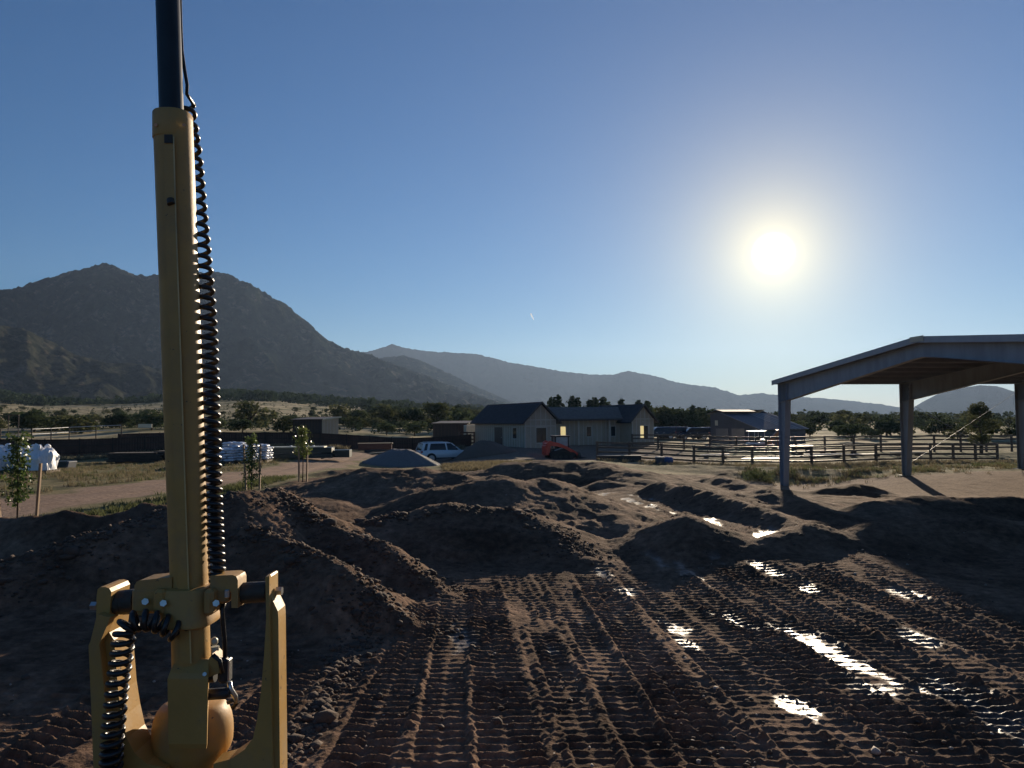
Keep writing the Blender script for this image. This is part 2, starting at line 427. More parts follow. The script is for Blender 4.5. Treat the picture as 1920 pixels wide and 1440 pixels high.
def macro_h(x, y):
    b = base_h(x, y)
    near = np.where((y > 2) & (y < 70) & (np.abs(x) < 70))[0]
    m = np.zeros_like(x)
    hx, hy = x[near], y[near]
    best = b[near].copy()
    wob = .10 * fbm(hx*.9, hy*.9, 3, 3) + .05 * fbm(hx*2.7, hy*2.7, 2, 33)
    for pts, sl, rd in MW:
        for a, c in zip(pts[:-1], pts[1:]):
            d, t = seg_d(hx, hy, a, c)
            z = a[2] + (c[2]-a[2])*t - sl * (np.sqrt((d*(1+1.2*wob))**2 + rd*rd) - rd) + wob * .30
            k = .10
            hh = np.clip(.5 + .5*(z-best)/k, 0, 1)
            best = best + (z-best)*hh + k*hh*(1-hh)
    m[near] = best - b[near]
    return b, m
def gz(x, y):
    X = np.array([float(x)]); Y = np.array([float(y)])
    b, m = macro_h(X, Y); return float((b + m)[0])

ROAD = [(-17, 9), (-14.2, 16), (-12.4, 23), (-11.6, 30), (-11.6, 40), (-12.5, 52), (-13, 62), (-10, 70), (-4, 73)]
def poly_d(x, y, pts):
    d = np.full_like(x, 1e9)
    for a, b in zip(pts[:-1], pts[1:]):
        d = np.minimum(d, seg_d(x, y, a, b)[0])
    return d
LANE = [tuple(P(*a))[:2] for a in [(1140,922,26.5),(1250,948,22.5),(1340,972,19.5),(1440,1000,17)]]
WET = [ (870,1195,.30,.75),(1560,1225,.34,1.15),(1500,1190,.32,.9),(1490,1320,.3,.5),(1375,1160,.28,.6),(1280,1075,.32,.75),(1225,1060,.22,.6),(1335,1060,.25,.5),(1440,1080,.28,.8),
        (1125,1080,.22,.6),(1265,1172,.22,.5),(1280,1200,.25,.4),(1850,1330,.4,.9),(1780,1295,.4,.6),(1175,1110,.2,.5),(1520,1110,.25,.5),(1740,1200,.4,.5),(1900,1375,.3,.6),(1040,1222,.2,.3),(1700,1120,.4,.4),(1640,1290,.25,.5) ]

def ground_arrays(x, y):
    r = np.sqrt(x*x + y*y)
    b, m = macro_h(x, y)
    z = b + m
    soil = np.zeros_like(x); wet = np.zeros_like(x); alb = np.zeros((len(x), 3))
    # ---- zones
    dR = poly_d(x, y, ROAD)
    wob = fbm(x*.35, y*.35, 3, 11)
    # freshly worked soil: foreground, mounds, centre yard
    edgeL = np.interp(y, [-50, 5, 10, 15, 20, 26, 34, 40], [-30, -14, -11, -10.2, -8.2, -7.4, -8, -7])
    edgeR = np.interp(y, [-50, 10, 30, 33, 36, 39, 44, 50], [80, 80, 60, 40, 19, 15.2, 13.6, 15])
    soil = sst(-.5, .5, (x - edgeL) + wob*1.3) * sst(-.5, .5, (edgeR - x) + wob*1.3) * (1 - sst(-2, 2, y - np.interp(x, [-10, 5, 15], [40, 41, 49]) + wob*2))
    soil = np.maximum(soil, sst(.12, .3, m) * (y < 46))
    road = 1 - sst(1.35, 2.0, dR + wob*.7)
    yard = sst(55, 60, y + wob*2) * (1 - sst(84, 88, y + wob*2)) * sst(-16, -13, x + wob) * (1 - sst(15, 18, x))
    pad = (1 - sst(0, 2.5, np.maximum(np.abs(x - 31) - 16.5, np.abs(y - 39.5) - 4.6) + wob*1.2))
    # ---- noise relief
    near = (y > 1) & (r < 70)
    i = np.where(near)[0]
    X, Y = x[i], y[i]
    sN = soil[i]; mN = np.clip(m[i] / .4, 0, 1)
    f1 = fbm(X*1.1, Y*1.1, 4, 5)
    f2 = fbm(X*4.5, Y*4.5, 4, 23, .6)
    clod = np.abs(fbm(X*8.5, Y*8.5, 3, 71, .65))
    patch = sst(-.1, .5, fbm(X*.8, Y*.8, 3, 95))
    rel = (.016 + .019*mN)*f1 + sN*((.011 + .005*mN)*f2 + (.030*clod*(mN*(.25+.9*patch) + .05 + .12*patch)))
    rel = rel * (1 - .75*road[i])
    # ---- tread prints
    flat = (1 - np.clip(m[i]/.18, 0, 1)) * sN
    dL = poly_d(X, Y, LANE)
    rel = rel + sN*sst(15.5, 18.5, Y)*sst(.5, 1.6, dL)*(.16*np.abs(fbm(X*.40, Y*.40, 2, 131)) + .02*fbm(X*1.7, Y*1.7, 2, 133))
    tr = np.zeros_like(X); cov = np.zeros_like(X)
    for (x0, y0, x1, y1, w, dep) in TRACKS:
        L = math.hypot(x1-x0, y1-y0); ux, uy = (x1-x0)/L, (y1-y0)/L
        al = (X-x0)*ux + (Y-y0)*uy
        la = (X-x0)*uy - (Y-y0)*ux + .02*np.sin(al*.7 + x0) + .015*fbm(X*1.5, Y*1.5, 2, 44)
        ins = (1 - sst(w/2-.025, w/2+.015, np.abs(la))) * sst(0, .4, al) * (1 - sst(L-.6, L, al + .2*f1))
        wear = .50 + .65*sst(-.40, .30, fbm(X*.9+x0, Y*.6, 3, 61))
        s = (al + .10*la + .018*f2 + .012*fbm(X*14, Y*14, 2, 9)) / .165
        fr = s - np.floor(s)
        tooth = np.where(fr < .68, np.sin(np.pi * fr / .68)**1.0 * 0, 0)
        ridge = np.exp(-((fr-.5)/.16)**2)
        split = 1 - .6*np.exp(-(la/.035)**2)
        prof = 1.0 * dep * wear * (ridge*split*(1+.25*f2) - .42)
        berm = .032 * np.exp(-((np.abs(la) - w/2 - .06)/.05)**2) * (.3 + np.abs(f2)*.9) * (al > 0) * (al < L)
        tr = tr*(1-ins) + ins*prof + berm*(1-ins)
        cov = np.maximum(cov, ins)
    # old, half-smeared prints between the fresh ones
    la0 = X + .13*Y; al0 = Y - .13*X
    s0 = (al0 + .05*np.sin(la0*2.1) + .03*f2 + .10*fbm(X*.7, Y*.7, 2, 151)) / .17
    g0 = s0 - np.floor(s0)
    old = np.exp(-((g0-.5)/.2)**2) * sst(-.45, .25, fbm(la0*1.5, al0*.35, 3, 153)) * (.6 + .8*np.abs(f2))
    tr = tr + (1-cov) * .026 * (old - .35*sst(-.45, .25, fbm(la0*1.5, al0*.35, 3, 153)))
    # smooth drag streaks between the prints
    st = .008*np.sin((X*uy*0 + X + .12*Y)*38 + 3*f1) * (1-cov) * sst(.0, .4, fbm(X*.5+9, Y*.25, 2, 81))
    rel = rel * (1 - .45*cov*flat) + flat * (tr + st)
    # lane ruts
    dL = poly_d(X, Y, LANE)
    # ---- wet mud
    wv = np.zeros_like(X)
    for (px, py, a, c) in WET:
        d = ray(px, py); q = CZ / -d.z; cx, cy = d.x*q, d.y*q
        wv = np.maximum(wv, 1.2*np.exp(-(((X-cx) + .15*(Y-cy))/(a*.85))**2 - ((Y-cy)/c)**2))
    wv = np.maximum(wv, .95*(1 - sst(.25, .9, dL)) * sst(-.2, .35, fbm(X*1.1+X*.3, Y*.45, 3, 52)))
    wv = wv + .55*fbm(X*3.6, Y*1.6, 4, 57, .6)
    wN = sst(.45, 1.0, wv) * np.clip(flat*1.2, 0, 1)
    rel = rel * (1 - .35*wN) - .008*wN
    wet[i] = wN
    z[i] += rel
    # wheel ruts on the road
    zr = -.05*np.exp(-((dR[i]-.75)/.28)**2) * road[i]; z[i] += zr
    # far roughness
    j = np.where(~near)[0]
    z[j] += np.clip(r[j]/400, 0, 1.5) * fbm(x[j]*.012, y[j]*.012, 4, 91) * 1.2
    # ---- true colours
    n1 = fbm(x*.06, y*.06, 4, 101); n2 = fbm(x*.8, y*.8, 3, 102); n3 = fbm(x*5, y*5, 3, 103) * (r < 80)
    straw = np.array([.42, .345, .21]); green = np.array([.14, .135, .07]); weeds = np.array([.19, .155, .085])
    soilc = np.array([.150, .094, .063]); roadc = np.array([.30, .215, .16]); yardc = np.array([.20, .155, .12]); padc = np.array([.27, .195, .145])
    g = sst(-.35, .45, n1 + .3*n2)[:, None]
    alb = straw*(g) + green*(1-g)
    lo = (r < 75)[:, None]
    g2 = sst(-.5, .5, n2 + .6*n1)[:, None]
    alb = np.where(lo, (weeds*1.25)*g2 + green*1.05*(1-g2), alb)
    def mix(a, c, k): return a*(1-k[:, None]) + c*k[:, None]
    alb = mix(alb, yardc, np.clip(yard, 0, 1)); alb = mix(alb, padc, np.clip(pad, 0, 1)); alb = mix(alb, roadc, np.clip(road, 0, 1))
    sd = soilc * ((1 + .30*n2 + .25*n3) * (1 + .35*fbm(x*.28, y*.28, 3, 141)))[:, None]
    alb = mix(alb, sd, np.clip(soil, 0, 1))
    alb *= (1 + .12*n2 + .12*n3)[:, None]
    alb *= (1 - .35*wet)[:, None]
    return z, np.clip(alb, .01, .8), wet, soil

# ------------------------------------------------------------------ ground sheet (rings round the site, finer where it is close)
rr = [0.0, .8, 1.6, 2.4, 3.1, 3.7, 4.3, 4.8]
while rr[-1] < 16.5: rr.append(rr[-1] * (1 + ((.0021 if rr[-1] < 12 else .0028) if rr[-1] > 5.6 else .012)))
while rr[-1] < 60: rr.append(rr[-1] * 1.0048)
while rr[-1] < 6900: rr.append(rr[-1] * 1.022)
rr = np.array(rr)
aa = list(np.arange(-39, 39.001, .128))
aa = np.array(list(np.arange(-180, -39, 2.82)) + aa + list(np.arange(41.8, 179.9, 2.82)))
aa = np.radians(aa)
nr, na = len(rr), len(aa)
GX = (rr[:, None] * np.sin(aa)[None, :]).ravel(); GY = (rr[:, None] * np.cos(aa)[None, :]).ravel()
GZ, GA, GW, GS = ground_arrays(GX, GY)

def grid_mesh(name, V, nr, na, wrap, mat_, attrs):
    idx = np.arange(nr*na).reshape(nr, na)
    if wrap: a = idx[:-1]; b = np.roll(idx, -1, 1)[:-1]; c = np.roll(idx, -1, 1)[1:]; d = idx[1:]
    else: a = idx[:-1, :-1]; b = idx[:-1, 1:]; c = idx[1:, 1:]; d = idx[1:, :-1]
    q = np.stack([a.ravel(), d.ravel(), c.ravel(), b.ravel()], 1).astype(np.int32)
    me = bpy.data.meshes.new(name)
    me.vertices.add(len(V)); me.vertices.foreach_set('co', V.astype(np.float32).ravel())
    me.loops.add(q.size); me.loops.foreach_set('vertex_index', q.ravel())
    me.polygons.add(len(q)); me.polygons.foreach_set('loop_start', np.arange(0, q.size, 4, dtype=np.int32))
    me.update(calc_edges=True)
    me.polygons.foreach_set('use_smooth', np.ones(len(q), bool))
    for k, v in attrs.items():
        if v.ndim == 2:
            at = me.attributes.new(k, 'FLOAT_COLOR', 'POINT'); at.data.foreach_set('color', np.concatenate([v, np.ones((len(v), 1))], 1).astype(np.float32).ravel())
        else:
            at = me.attributes.new(k, 'FLOAT', 'POINT'); at.data.foreach_set('value', v.astype(np.float32))
    me.materials.append(mat_)
    me.update()
    o = bpy.data.objects.new(name, me); COL.objects.link(o)
    return o

def ground_material():
    m = bpy.data.materials.new('site_ground'); m.use_nodes = True
    n, l = m.node_tree.nodes, m.node_tree.links
    b = n['Principled BSDF']
    ca = n.new('ShaderNodeAttribute'); ca.attribute_name = 'albedo'
    wa = n.new('ShaderNodeAttribute'); wa.attribute_name = 'wet'
    sa = n.new('ShaderNodeAttribute'); sa.attribute_name = 'soil'
    tcn = n.new('ShaderNodeTexCoord')
    nz = n.new('ShaderNodeTexNoise'); nz.inputs['Scale'].default_value = 9; nz.inputs['Detail'].default_value = 8; nz.inputs['Roughness'].default_value = .7
    l.new(tcn.outputs['Object'], nz.inputs['Vector'])
    mp = n.new('ShaderNodeMapRange'); mp.inputs['From Min'].default_value = .3; mp.inputs['From Max'].default_value = .7; mp.inputs['To Min'].default_value = .62; mp.inputs['To Max'].default_value = 1.35
    l.new(nz.outputs['Fac'], mp.inputs['Value'])
    mu = n.new('ShaderNodeVectorMath'); mu.operation = 'SCALE'
    l.new(ca.outputs['Color'], mu.inputs[0]); l.new(mp.outputs[0], mu.inputs['Scale'])
    l.new(mu.outputs[0], b.inputs['Base Color'])
    # fine crumbs
    n2 = n.new('ShaderNodeTexNoise'); n2.inputs['Scale'].default_value = 28; n2.inputs['Detail'].default_value = 6; n2.inputs['Roughness'].default_value = .65
    l.new(tcn.outputs['Object'], n2.inputs['Vector'])
    n3 = n.new('ShaderNodeTexVoronoi'); n3.inputs['Scale'].default_value = 16
    l.new(tcn.outputs['Object'], n3.inputs['Vector'])
    ad = n.new('ShaderNodeMath'); ad.operation = 'MULTIPLY_ADD'; ad.inputs[1].default_value = -.5
    l.new(n3.outputs['Distance'], ad.inputs[0]); l.new(n2.outputs['Fac'], ad.inputs[2])
    bs = n.new('ShaderNodeMapRange'); bs.inputs['To Min'].default_value = .75; bs.inputs['To Max'].default_value = .22
    l.new(wa.outputs['Fac'], bs.inputs['Value'])
    bn = n.new('ShaderNodeBump'); bn.inputs['Distance'].default_value = .03
    l.new(ad.outputs[0], bn.inputs['Height']); l.new(bs.outputs[0], bn.inputs['Strength']); l.new(bn.outputs[0], b.inputs['Normal'])
    rg = n.new('ShaderNodeMapRange'); rg.inputs['To Min'].default_value = 1.0; rg.inputs['To Max'].default_value = .44
    l.new(wa.outputs['Fac'], rg.inputs['Value']); l.new(rg.outputs[0], b.inputs['Roughness'])
    sp = n.new('ShaderNodeMapRange'); sp.inputs['To Min'].default_value = .05; sp.inputs['To Max'].default_value = .28
    l.new(wa.outputs['Fac'], sp.inputs['Value']); l.new(sp.outputs[0], b.inputs['Specular IOR Level'])
    return m
ground = grid_mesh('ground', np.stack([GX, GY, GZ], 1), nr, na, True, ground_material(), {'albedo': GA, 'wet': GW, 'soil': GS})
tag(ground, kind='structure')

# ------------------------------------------------------------------ mountains
def mountain_material(name, veg, rock, veg2):
    m = bpy.data.materials.new(name); m.use_nodes = True
    n, l = m.node_tree.nodes, m.node_tree.links
    b = n['Principled BSDF']; b.inputs['Roughness'].default_value = 1; b.inputs['Specular IOR Level'].default_value = 0
    tcn = n.new('ShaderNodeTexCoord')
    def nz(s, d=8, r=.65):
        k = n.new('ShaderNodeTexNoise'); k.inputs['Scale'].default_value = s; k.inputs['Detail'].default_value = d; k.inputs['Roughness'].default_value = r
        l.new(tcn.outputs['Object'], k.inputs['Vector']); return k.outputs['Fac']
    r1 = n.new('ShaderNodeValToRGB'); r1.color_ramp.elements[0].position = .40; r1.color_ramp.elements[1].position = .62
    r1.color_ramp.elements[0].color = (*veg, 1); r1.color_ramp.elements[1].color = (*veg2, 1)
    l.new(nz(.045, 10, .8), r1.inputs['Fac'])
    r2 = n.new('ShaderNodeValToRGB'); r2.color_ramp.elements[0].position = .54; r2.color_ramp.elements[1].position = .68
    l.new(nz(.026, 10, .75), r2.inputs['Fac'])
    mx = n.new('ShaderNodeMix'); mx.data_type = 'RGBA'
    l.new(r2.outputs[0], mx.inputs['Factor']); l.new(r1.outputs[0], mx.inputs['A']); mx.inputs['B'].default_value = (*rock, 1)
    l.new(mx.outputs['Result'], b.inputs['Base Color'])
    bn = n.new('ShaderNodeBump'); bn.inputs['Strength'].default_value = .9; bn.inputs['Distance'].default_value = 9
    l.new(nz(.05, 8, .7), bn.inputs['Height']); l.new(bn.outputs[0], b.inputs['Normal'])
    return m
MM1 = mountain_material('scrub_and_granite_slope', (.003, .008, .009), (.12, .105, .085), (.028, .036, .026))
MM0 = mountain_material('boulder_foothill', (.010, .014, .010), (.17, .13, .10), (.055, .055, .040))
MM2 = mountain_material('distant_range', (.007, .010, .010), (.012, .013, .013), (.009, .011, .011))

def mountain(name, sky_pts, Yc, front, back, mat_, rough, na_=340, nrr=120, seed=1, zb=-20, fscale=1.0, shape=1.15):
    sp = np.array(sky_pts, float)
    # crest as real points: azimuth and height at the crest distance
    az = []; el = []
    for px, py in sp:
        d = ray(px, py); az.append(math.atan2(d.x, d.y)); el.append(d.z / math.hypot(d.x, d.y))
    az = np.array(az); el = np.array(el)
    A = np.linspace(az[0], az[-1], na_)
    E = np.interp(A, az, el)
    T = np.linspace(0, 1, nrr)
    Rc = Yc * (1 + .05*fbm(A*9*fscale, A*0 + seed, 3, seed))
    r0 = front; r1 = back
    rad = np.where(T[:, None] < .72, r0 + (Rc[None, :] - r0) * (T[:, None]/.72), Rc[None, :] + (r1 - Rc[None, :]) * ((T[:, None]-.72)/.28))
    X = rad*np.sin(A)[None, :]; Y = rad*np.cos(A)[None, :]
    top = CZ + E*Rc
    up = np.clip(T/.72, 0, 1)[:, None]
    prof = np.where(T[:, None] <= .72, up**shape, 1 - ((T[:, None]-.72)/.28)**1.5)
    s = 1.0 / (Yc*.16)
    xr, yr = X.ravel(), Y.ravel()
    n1 = 1 - 2*np.abs(fbm(xr*s*fscale, yr*s*fscale*.6, 5, seed+3, .52)).reshape(X.shape)
    n2 = fbm(xr*s*7, yr*s*7, 4, seed+9, .6).reshape(X.shape)
    h = top - zb
    spur = (n1 - .45) * .55 * np.sin(np.pi*np.clip(T/.72, 0, 1))[:, None]**.8
    Z = zb + h[None, :] * prof * (1 + 0) + h.max() * rough * (spur*np.clip(prof, 0, 1)**.4 + .09*n2*np.clip(prof*1.5, 0, 1))
    # the crest keeps its outline: nothing in front rises above the line of sight slope of its own ridge
    lim = CZ + (E[None, :] * rad) * (1 - .02*(T[:, None] < .70))
    fine = h.max()*.009*fbm(xr*s*26, yr*s*26, 3, seed+21, .7).reshape(X.shape) * np.clip(prof, 0, 1)
    Z = np.where(T[:, None] < .72, np.minimum(Z, np.maximum(lim, zb)), Z) + fine
    edge = np.minimum(1, np.minimum(np.arange(na_), np.arange(na_)[::-1]) / 6.0)
    o = grid_mesh(name, np.stack([X.ravel(), Y.ravel(), Z.ravel()], 1), nrr, na_, False, mat_, {})
    o['kind'] = 'structure'
    return o
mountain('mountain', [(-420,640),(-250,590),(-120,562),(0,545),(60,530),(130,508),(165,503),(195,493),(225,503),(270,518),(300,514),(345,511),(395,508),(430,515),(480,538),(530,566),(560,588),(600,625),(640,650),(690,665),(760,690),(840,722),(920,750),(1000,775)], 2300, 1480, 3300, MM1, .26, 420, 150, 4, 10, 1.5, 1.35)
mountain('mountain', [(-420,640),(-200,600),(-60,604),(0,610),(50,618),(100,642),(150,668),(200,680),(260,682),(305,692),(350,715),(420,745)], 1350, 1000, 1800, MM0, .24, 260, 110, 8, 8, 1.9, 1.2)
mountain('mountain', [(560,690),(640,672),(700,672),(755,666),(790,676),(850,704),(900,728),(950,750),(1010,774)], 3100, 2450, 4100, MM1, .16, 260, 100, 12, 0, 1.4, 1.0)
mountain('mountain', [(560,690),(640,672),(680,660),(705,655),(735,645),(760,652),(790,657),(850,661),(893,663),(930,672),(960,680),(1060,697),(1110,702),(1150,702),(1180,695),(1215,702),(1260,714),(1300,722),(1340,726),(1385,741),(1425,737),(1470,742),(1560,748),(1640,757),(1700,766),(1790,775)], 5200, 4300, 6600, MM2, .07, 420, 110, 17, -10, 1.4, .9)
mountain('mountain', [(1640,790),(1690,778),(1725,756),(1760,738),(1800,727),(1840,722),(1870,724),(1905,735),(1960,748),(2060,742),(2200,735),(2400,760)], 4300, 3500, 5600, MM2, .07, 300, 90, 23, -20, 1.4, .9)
HAZE = 5.0e-5
def gzs(xs, ys):
    xs = np.array(xs, float); ys = np.array(ys, float)
    b, m = macro_h(xs, ys); return b + m
def on_ground(px, Y, dz=0.0):
    p = P(px, 800, Y); return Vector((p.x, p.y, gz(p.x, p.y) + dz))
def rotz(a): return Matrix.Rotation(a, 3, 'Z')

# ------------------------------------------------------------------ survey mast on the machine's blade
MY = 1.6
def Q(px, py, dy=0.0): return P(px, py, MY + dy)
PXM = MY / F                      # metres per picture pixel at the mast
mast = root('survey_mast', Q(357, 1480), 'yellow telescoping survey mast with black pole and coiled cables in a yellow yoke', 'machine mast')

def section_ring(c, hw, hd, ax, n=28, e=3.2):
    # rounded-square ring round c in the plane of world x and y (hw half width, hd half depth)
    out = []
    for i in range(n):
        t = 2*math.pi*i/n; ct, st = math.cos(t), math.sin(t)
        out.append(c + Vector((1, 0, 0))*(hw*math.copysign(abs(ct)**(2/e), ct)) + Vector((0, 1, 0))*(hd*math.copysign(abs(st)**(2/e), st)))
    return out
tube_line = [(324, 218), (331, 400), (340, 640), (347, 850), (355, 1085), (359, 1250)]
hwid = [34.6*PXM, 34.4*PXM, 34.2*PXM, 33.4*PXM, 32*PXM, 32.5*PXM]
m = MB(); m.loft([section_ring(Q(*p), w, .036, None, 40, 2.35) for p, w in zip(tube_line, hwid)])
tube_o = m.build('mast_tube', M_YEL, mast, 40)
# top collar and its rivets
m = MB(); m.loft([section_ring(Q(324, y), w*PXM, .038*k, None, 40, 2.35) for y, w, k in ((213, 33, .92), (216, 34.8, .97), (262, 34.8, .97), (263, 34.5, .955))])
col_o = m.build('top_collar', M_YEL, mast, 40)
for px in (292, 345):
    MB().tube([Q(px, 234, -.034), Q(px, 234, -.039)], .0035, 10).build('rivet', M_STEEL, col_o)
# raised key strip; an added pale strip paints sunlight along its right edge
strip = [(315.5, 256), (319.5, 400), (328, 640), (335, 850), (343, 1085), (348, 1244)]
m = MB(); m.loft([[Q(x-9.5, y, -.028), Q(x-9.5, y, -.0405), Q(x+9.5, y, -.0425), Q(x+10, y, -.028)] for x, y in strip])
st_o = m.build('key_strip', M_YEL, mast)
MB().loft([[Q(x+8.6, y, -.040), Q(x+8.6, y, -.0434), Q(x+11.2, y, -.0434), Q(x+11.2, y, -.040)] for x, y in strip]).build('painted_highlight', M_EDGE, st_o)
MB().loft([[Q(x-8, y, -.0395), Q(x-8, y, -.0435), Q(x+8, y, -.0445), Q(x+8, y, -.0395)] for x, y in ((315.6, 252), (315.8, 268))]).build('end_stop', M_BUSH, st_o)
MB().tube([Q(320, 374, -.0405), Q(321, 383, -.0445)], .008, 12).build('strip_knob', M_BUSH, st_o, 40)
# black pole
m = MB(); m.tube([Q(313, -560), Q(314.5, -60), Q(314.5, 0), Q(321.5, 214), Q(324, 300)], 21.8*PXM, 28)
m.build('black_pole', M_BLKPOLE, mast, 40)

def helix(path, rad, pitch_fn, wire, name, mat_, parent, seg=16, n=8, hand=1):
    pts = [Vector(p) for p in path]
    # resample the centre line
    L = [0]
    for a, b in zip(pts[:-1], pts[1:]): L.append(L[-1] + (b-a).length)
    tot = L[-1]
    def at(s):
        for i in range(len(pts)-1):
            if s <= L[i+1] or i == len(pts)-2:
                k = (s-L[i])/(L[i+1]-L[i]); k2 = k
                p0 = pts[max(i-1, 0)]; p1 = pts[i]; p2 = pts[i+1]; p3 = pts[min(i+2, len(pts)-1)]
                return .5*((2*p1) + (p2-p0)*k2 + (2*p0-5*p1+4*p2-p3)*k2**2 + (3*p1-p0-3*p2+p3)*k2**3)
    out = []; s = 0; ph = 0.3; a = None
    while s < tot:
        p = at(s); t = (at(min(s+.004, tot)) - at(max(s-.004, 0))).normalized()
        if a is None: a = Vector((1, 0, 0))
        a = (a - t*a.dot(t)).normalized(); b = t.cross(a)
        rj = rad(s/tot) if callable(rad) else rad
        out.append(p + (a*math.cos(ph) + b*math.sin(ph)*hand)*rj)
        s += pitch_fn(s/tot)/seg; ph += 2*math.pi/seg
    return MB().tube(out, wire, n).build(name, mat_, parent, True), out[0], out[-1]
cpath = [Q(349, 196, .050), Q(355, 240, .048), Q(363, 300, .046), Q(372, 400, .042), Q(381, 500, .034), Q(389, 600, .026), Q(394, 720, .018), Q(398, 850, .012), Q(403.5, 1000, .004), Q(410, 1128, -.006)]
def cp(t): return np.interp(t, [0, .1, .4, .55, .75, .88, 1.0], [25, 23, 20.5, 18, 15, 12, 10.6]) * PXM
co, c0, c1 = helix(cpath, lambda t: np.interp(t, [0, .5, .8, 1], [13.6, 13.4, 12, 11.4])*PXM, cp, 4.6*PXM, 'coiled_cable', M_RUB, mast, hand=-1)
MB().tube([c0, Q(350, 176, .02), Q(351, 160, .022), Q(346, 130, .024), Q(341, 95, .024), Q(338.5, 40, .022), Q(337, -30, .02), Q(334, -300, .018)], 3.4*PXM, 8).build('cable_lead', M_RUB, co, True)
MB().tube([c1, Q(416, 1142, -.014), Q(418, 1165, -.012), Q(421, 1200, -.01), Q(422, 1236, -.01)], 4.2*PXM, 8).build('cable_lead', M_RUB, co, True)
c2path = [Q(338, 1190, -.05), Q(318, 1176, -.058), Q(292, 1166, -.064), Q(262, 1163, -.068), Q(240, 1172, -.07), Q(232, 1196, -.072), Q(227, 1235, -.072), Q(220, 1285, -.072), Q(214.5, 1340, -.072), Q(210, 1400, -.072), Q(207, 1470, -.07), Q(206, 1560, -.07)]
def cp2(t): return np.interp(t, [0, .25, .5, .75, 1], [17, 16, 18.5, 15, 13]) * PXM
helix(c2path, 15.5*PXM, cp2, 5.0*PXM, 'coiled_cable', M_RUB, mast)

# clamp round the tube
m = MB()
m.loft([section_ring(Q(357, y), w*PXM, d, None, 32, 3) for y, w, d in ((1096, 33, .040), (1098, 42, .052), (1104, 44, .056), (1152, 45, .056), (1158, 47, .060), (1166, 46, .060), (1171, 36, .046))])
clamp = m.build('clamp', M_YDUST, mast, 35)
for s, x0, x1 in ((-1, 302, 322), (1, 394, 410)):
    MB().bbox((Q((x0+x1)/2, 1123, -.02)), (abs(x1-x0)*PXM*1.1, .07, 46*PXM), .006).build('clamp_ear', M_YDUST, clamp)
    MB().tube([Q((306 if s < 0 else 405), 1131, -.054), Q((306 if s < 0 else 405), 1131, -.066)], 6*PXM, 6).build('clamp_bolt', M_STEEL, clamp)
def saddle(name, xs0, xs1, yt0, yt1, h):
    m = MB()
    # arched bracket: top plate sweeping to the clamp, end cheek with rounded corner
    out = [(xs0, yt0+10), (xs0+4, yt0+3), (xs0+12, yt0), (xs1, yt1), (xs1, yt1+h*.55), (xs0+16, yt0+h*.62), (xs0+15, yt0+h), (xs0, yt0+h)]
    m.prism([Q(x, y, -.035) for x, y in out], (0, .06, 0))
    return m.build(name, M_YDUST, mast, 30)
s1 = saddle('saddle_bracket', 252, 322, 1088, 1082, 66)
MB().bbox(Q(287, 1122, -.012), (60*PXM, .05, 46*PXM), .006).build('web_plate', M_YDUST, s1)
MB().tube([Q(272, 1128, -.034), Q(272, 1128, -.05)], 6.2*PXM, 6).build('bolt', M_STEEL, s1)
m = MB(); out = [(446, 1088), (443, 1081), (436, 1078), (394, 1080), (394, 1108), (433, 1110), (434, 1140), (446, 1140)]
m.prism([Q(x, y, -.03) for x, y in out], (0, .05, 0)); s2 = m.build('saddle_bracket', M_YDUST, mast, 30)
MB().bbox(Q(416, 1108, -.008), (36*PXM, .04, 40*PXM), .006).build('web_plate', M_YDUST, s2)
MB().bbox(Q(426, 1113, -.032), (9*PXM, .01, 15*PXM), .002).build('bolt', M_STEEL, s2)
m = MB(); m.tube([Q(196, 1131), Q(232, 1129), Q(233, 1129)], [22*PXM, 22*PXM, 20*PXM], 24); m.tube([Q(233, 1129), Q(256, 1127)], 22.5*PXM, 24)
m.build('rubber_bushing', M_BUSH, mast, 40)
MB().tube([Q(452, 1112), Q(502, 1109)], 19*PXM, 24).build('rubber_bushing', M_BUSH, mast, 40)

# yoke: two arms joined low down
def arm(name, outline, dep0, dep1, mat_):
    return MB().prism([Q(x, y, dep0) for x, y in outline], (0, dep1-dep0, 0))
left = [(188, 1101), (197, 1100.5), (205, 1103), (209, 1110), (205, 1150), (209, 1160), (205, 1186), (214, 1200), (222, 1300), (229, 1345), (238, 1385), (252, 1412), (275, 1432), (310, 1440), (310, 1560), (176, 1560), (176, 1440), (166, 1210), (180, 1180), (181, 1120), (183, 1105)]
yoke = MB().prism([Q(x, y, -.03) for x, y in left], (0, .075, 0)).build('yoke_arm', M_YEL, mast)
web = [(182, 1152), (207, 1158), (186, 1208), (196, 1300), (205, 1400), (208, 1560), (178, 1560), (175, 1440), (167, 1212)]
MB().prism([Q(x, y, -.052) for x, y in web], (0, .022, 0)).build('stiffener', M_YEL, yoke)
right = [(498, 1083), (500, 1079.5), (505, 1079), (507, 1082), (507, 1116), (521, 1146), (522, 1160), (525, 1440), (525, 1560), (400, 1560), (400, 1432), (430, 1424), (458, 1405), (474, 1385), (482, 1350), (489, 1300), (495, 1230), (499, 1160), (498, 1100)]
yoke2 = MB().prism([Q(x, y, -.03) for x, y in right], (0, .05, 0)).build('yoke_arm', M_YEL, mast)
web = [(497.5, 1082), (505, 1080), (505, 1114), (505, 1166), (511, 1440), (511, 1560), (430, 1560), (432, 1424), (459, 1405), (475, 1384), (482, 1350), (489, 1300), (495, 1230), (499, 1160)]
MB().prism([Q(x, y, -.042) for x, y in web], (0, .012, 0)).build('stiffener', M_YEL, yoke2)
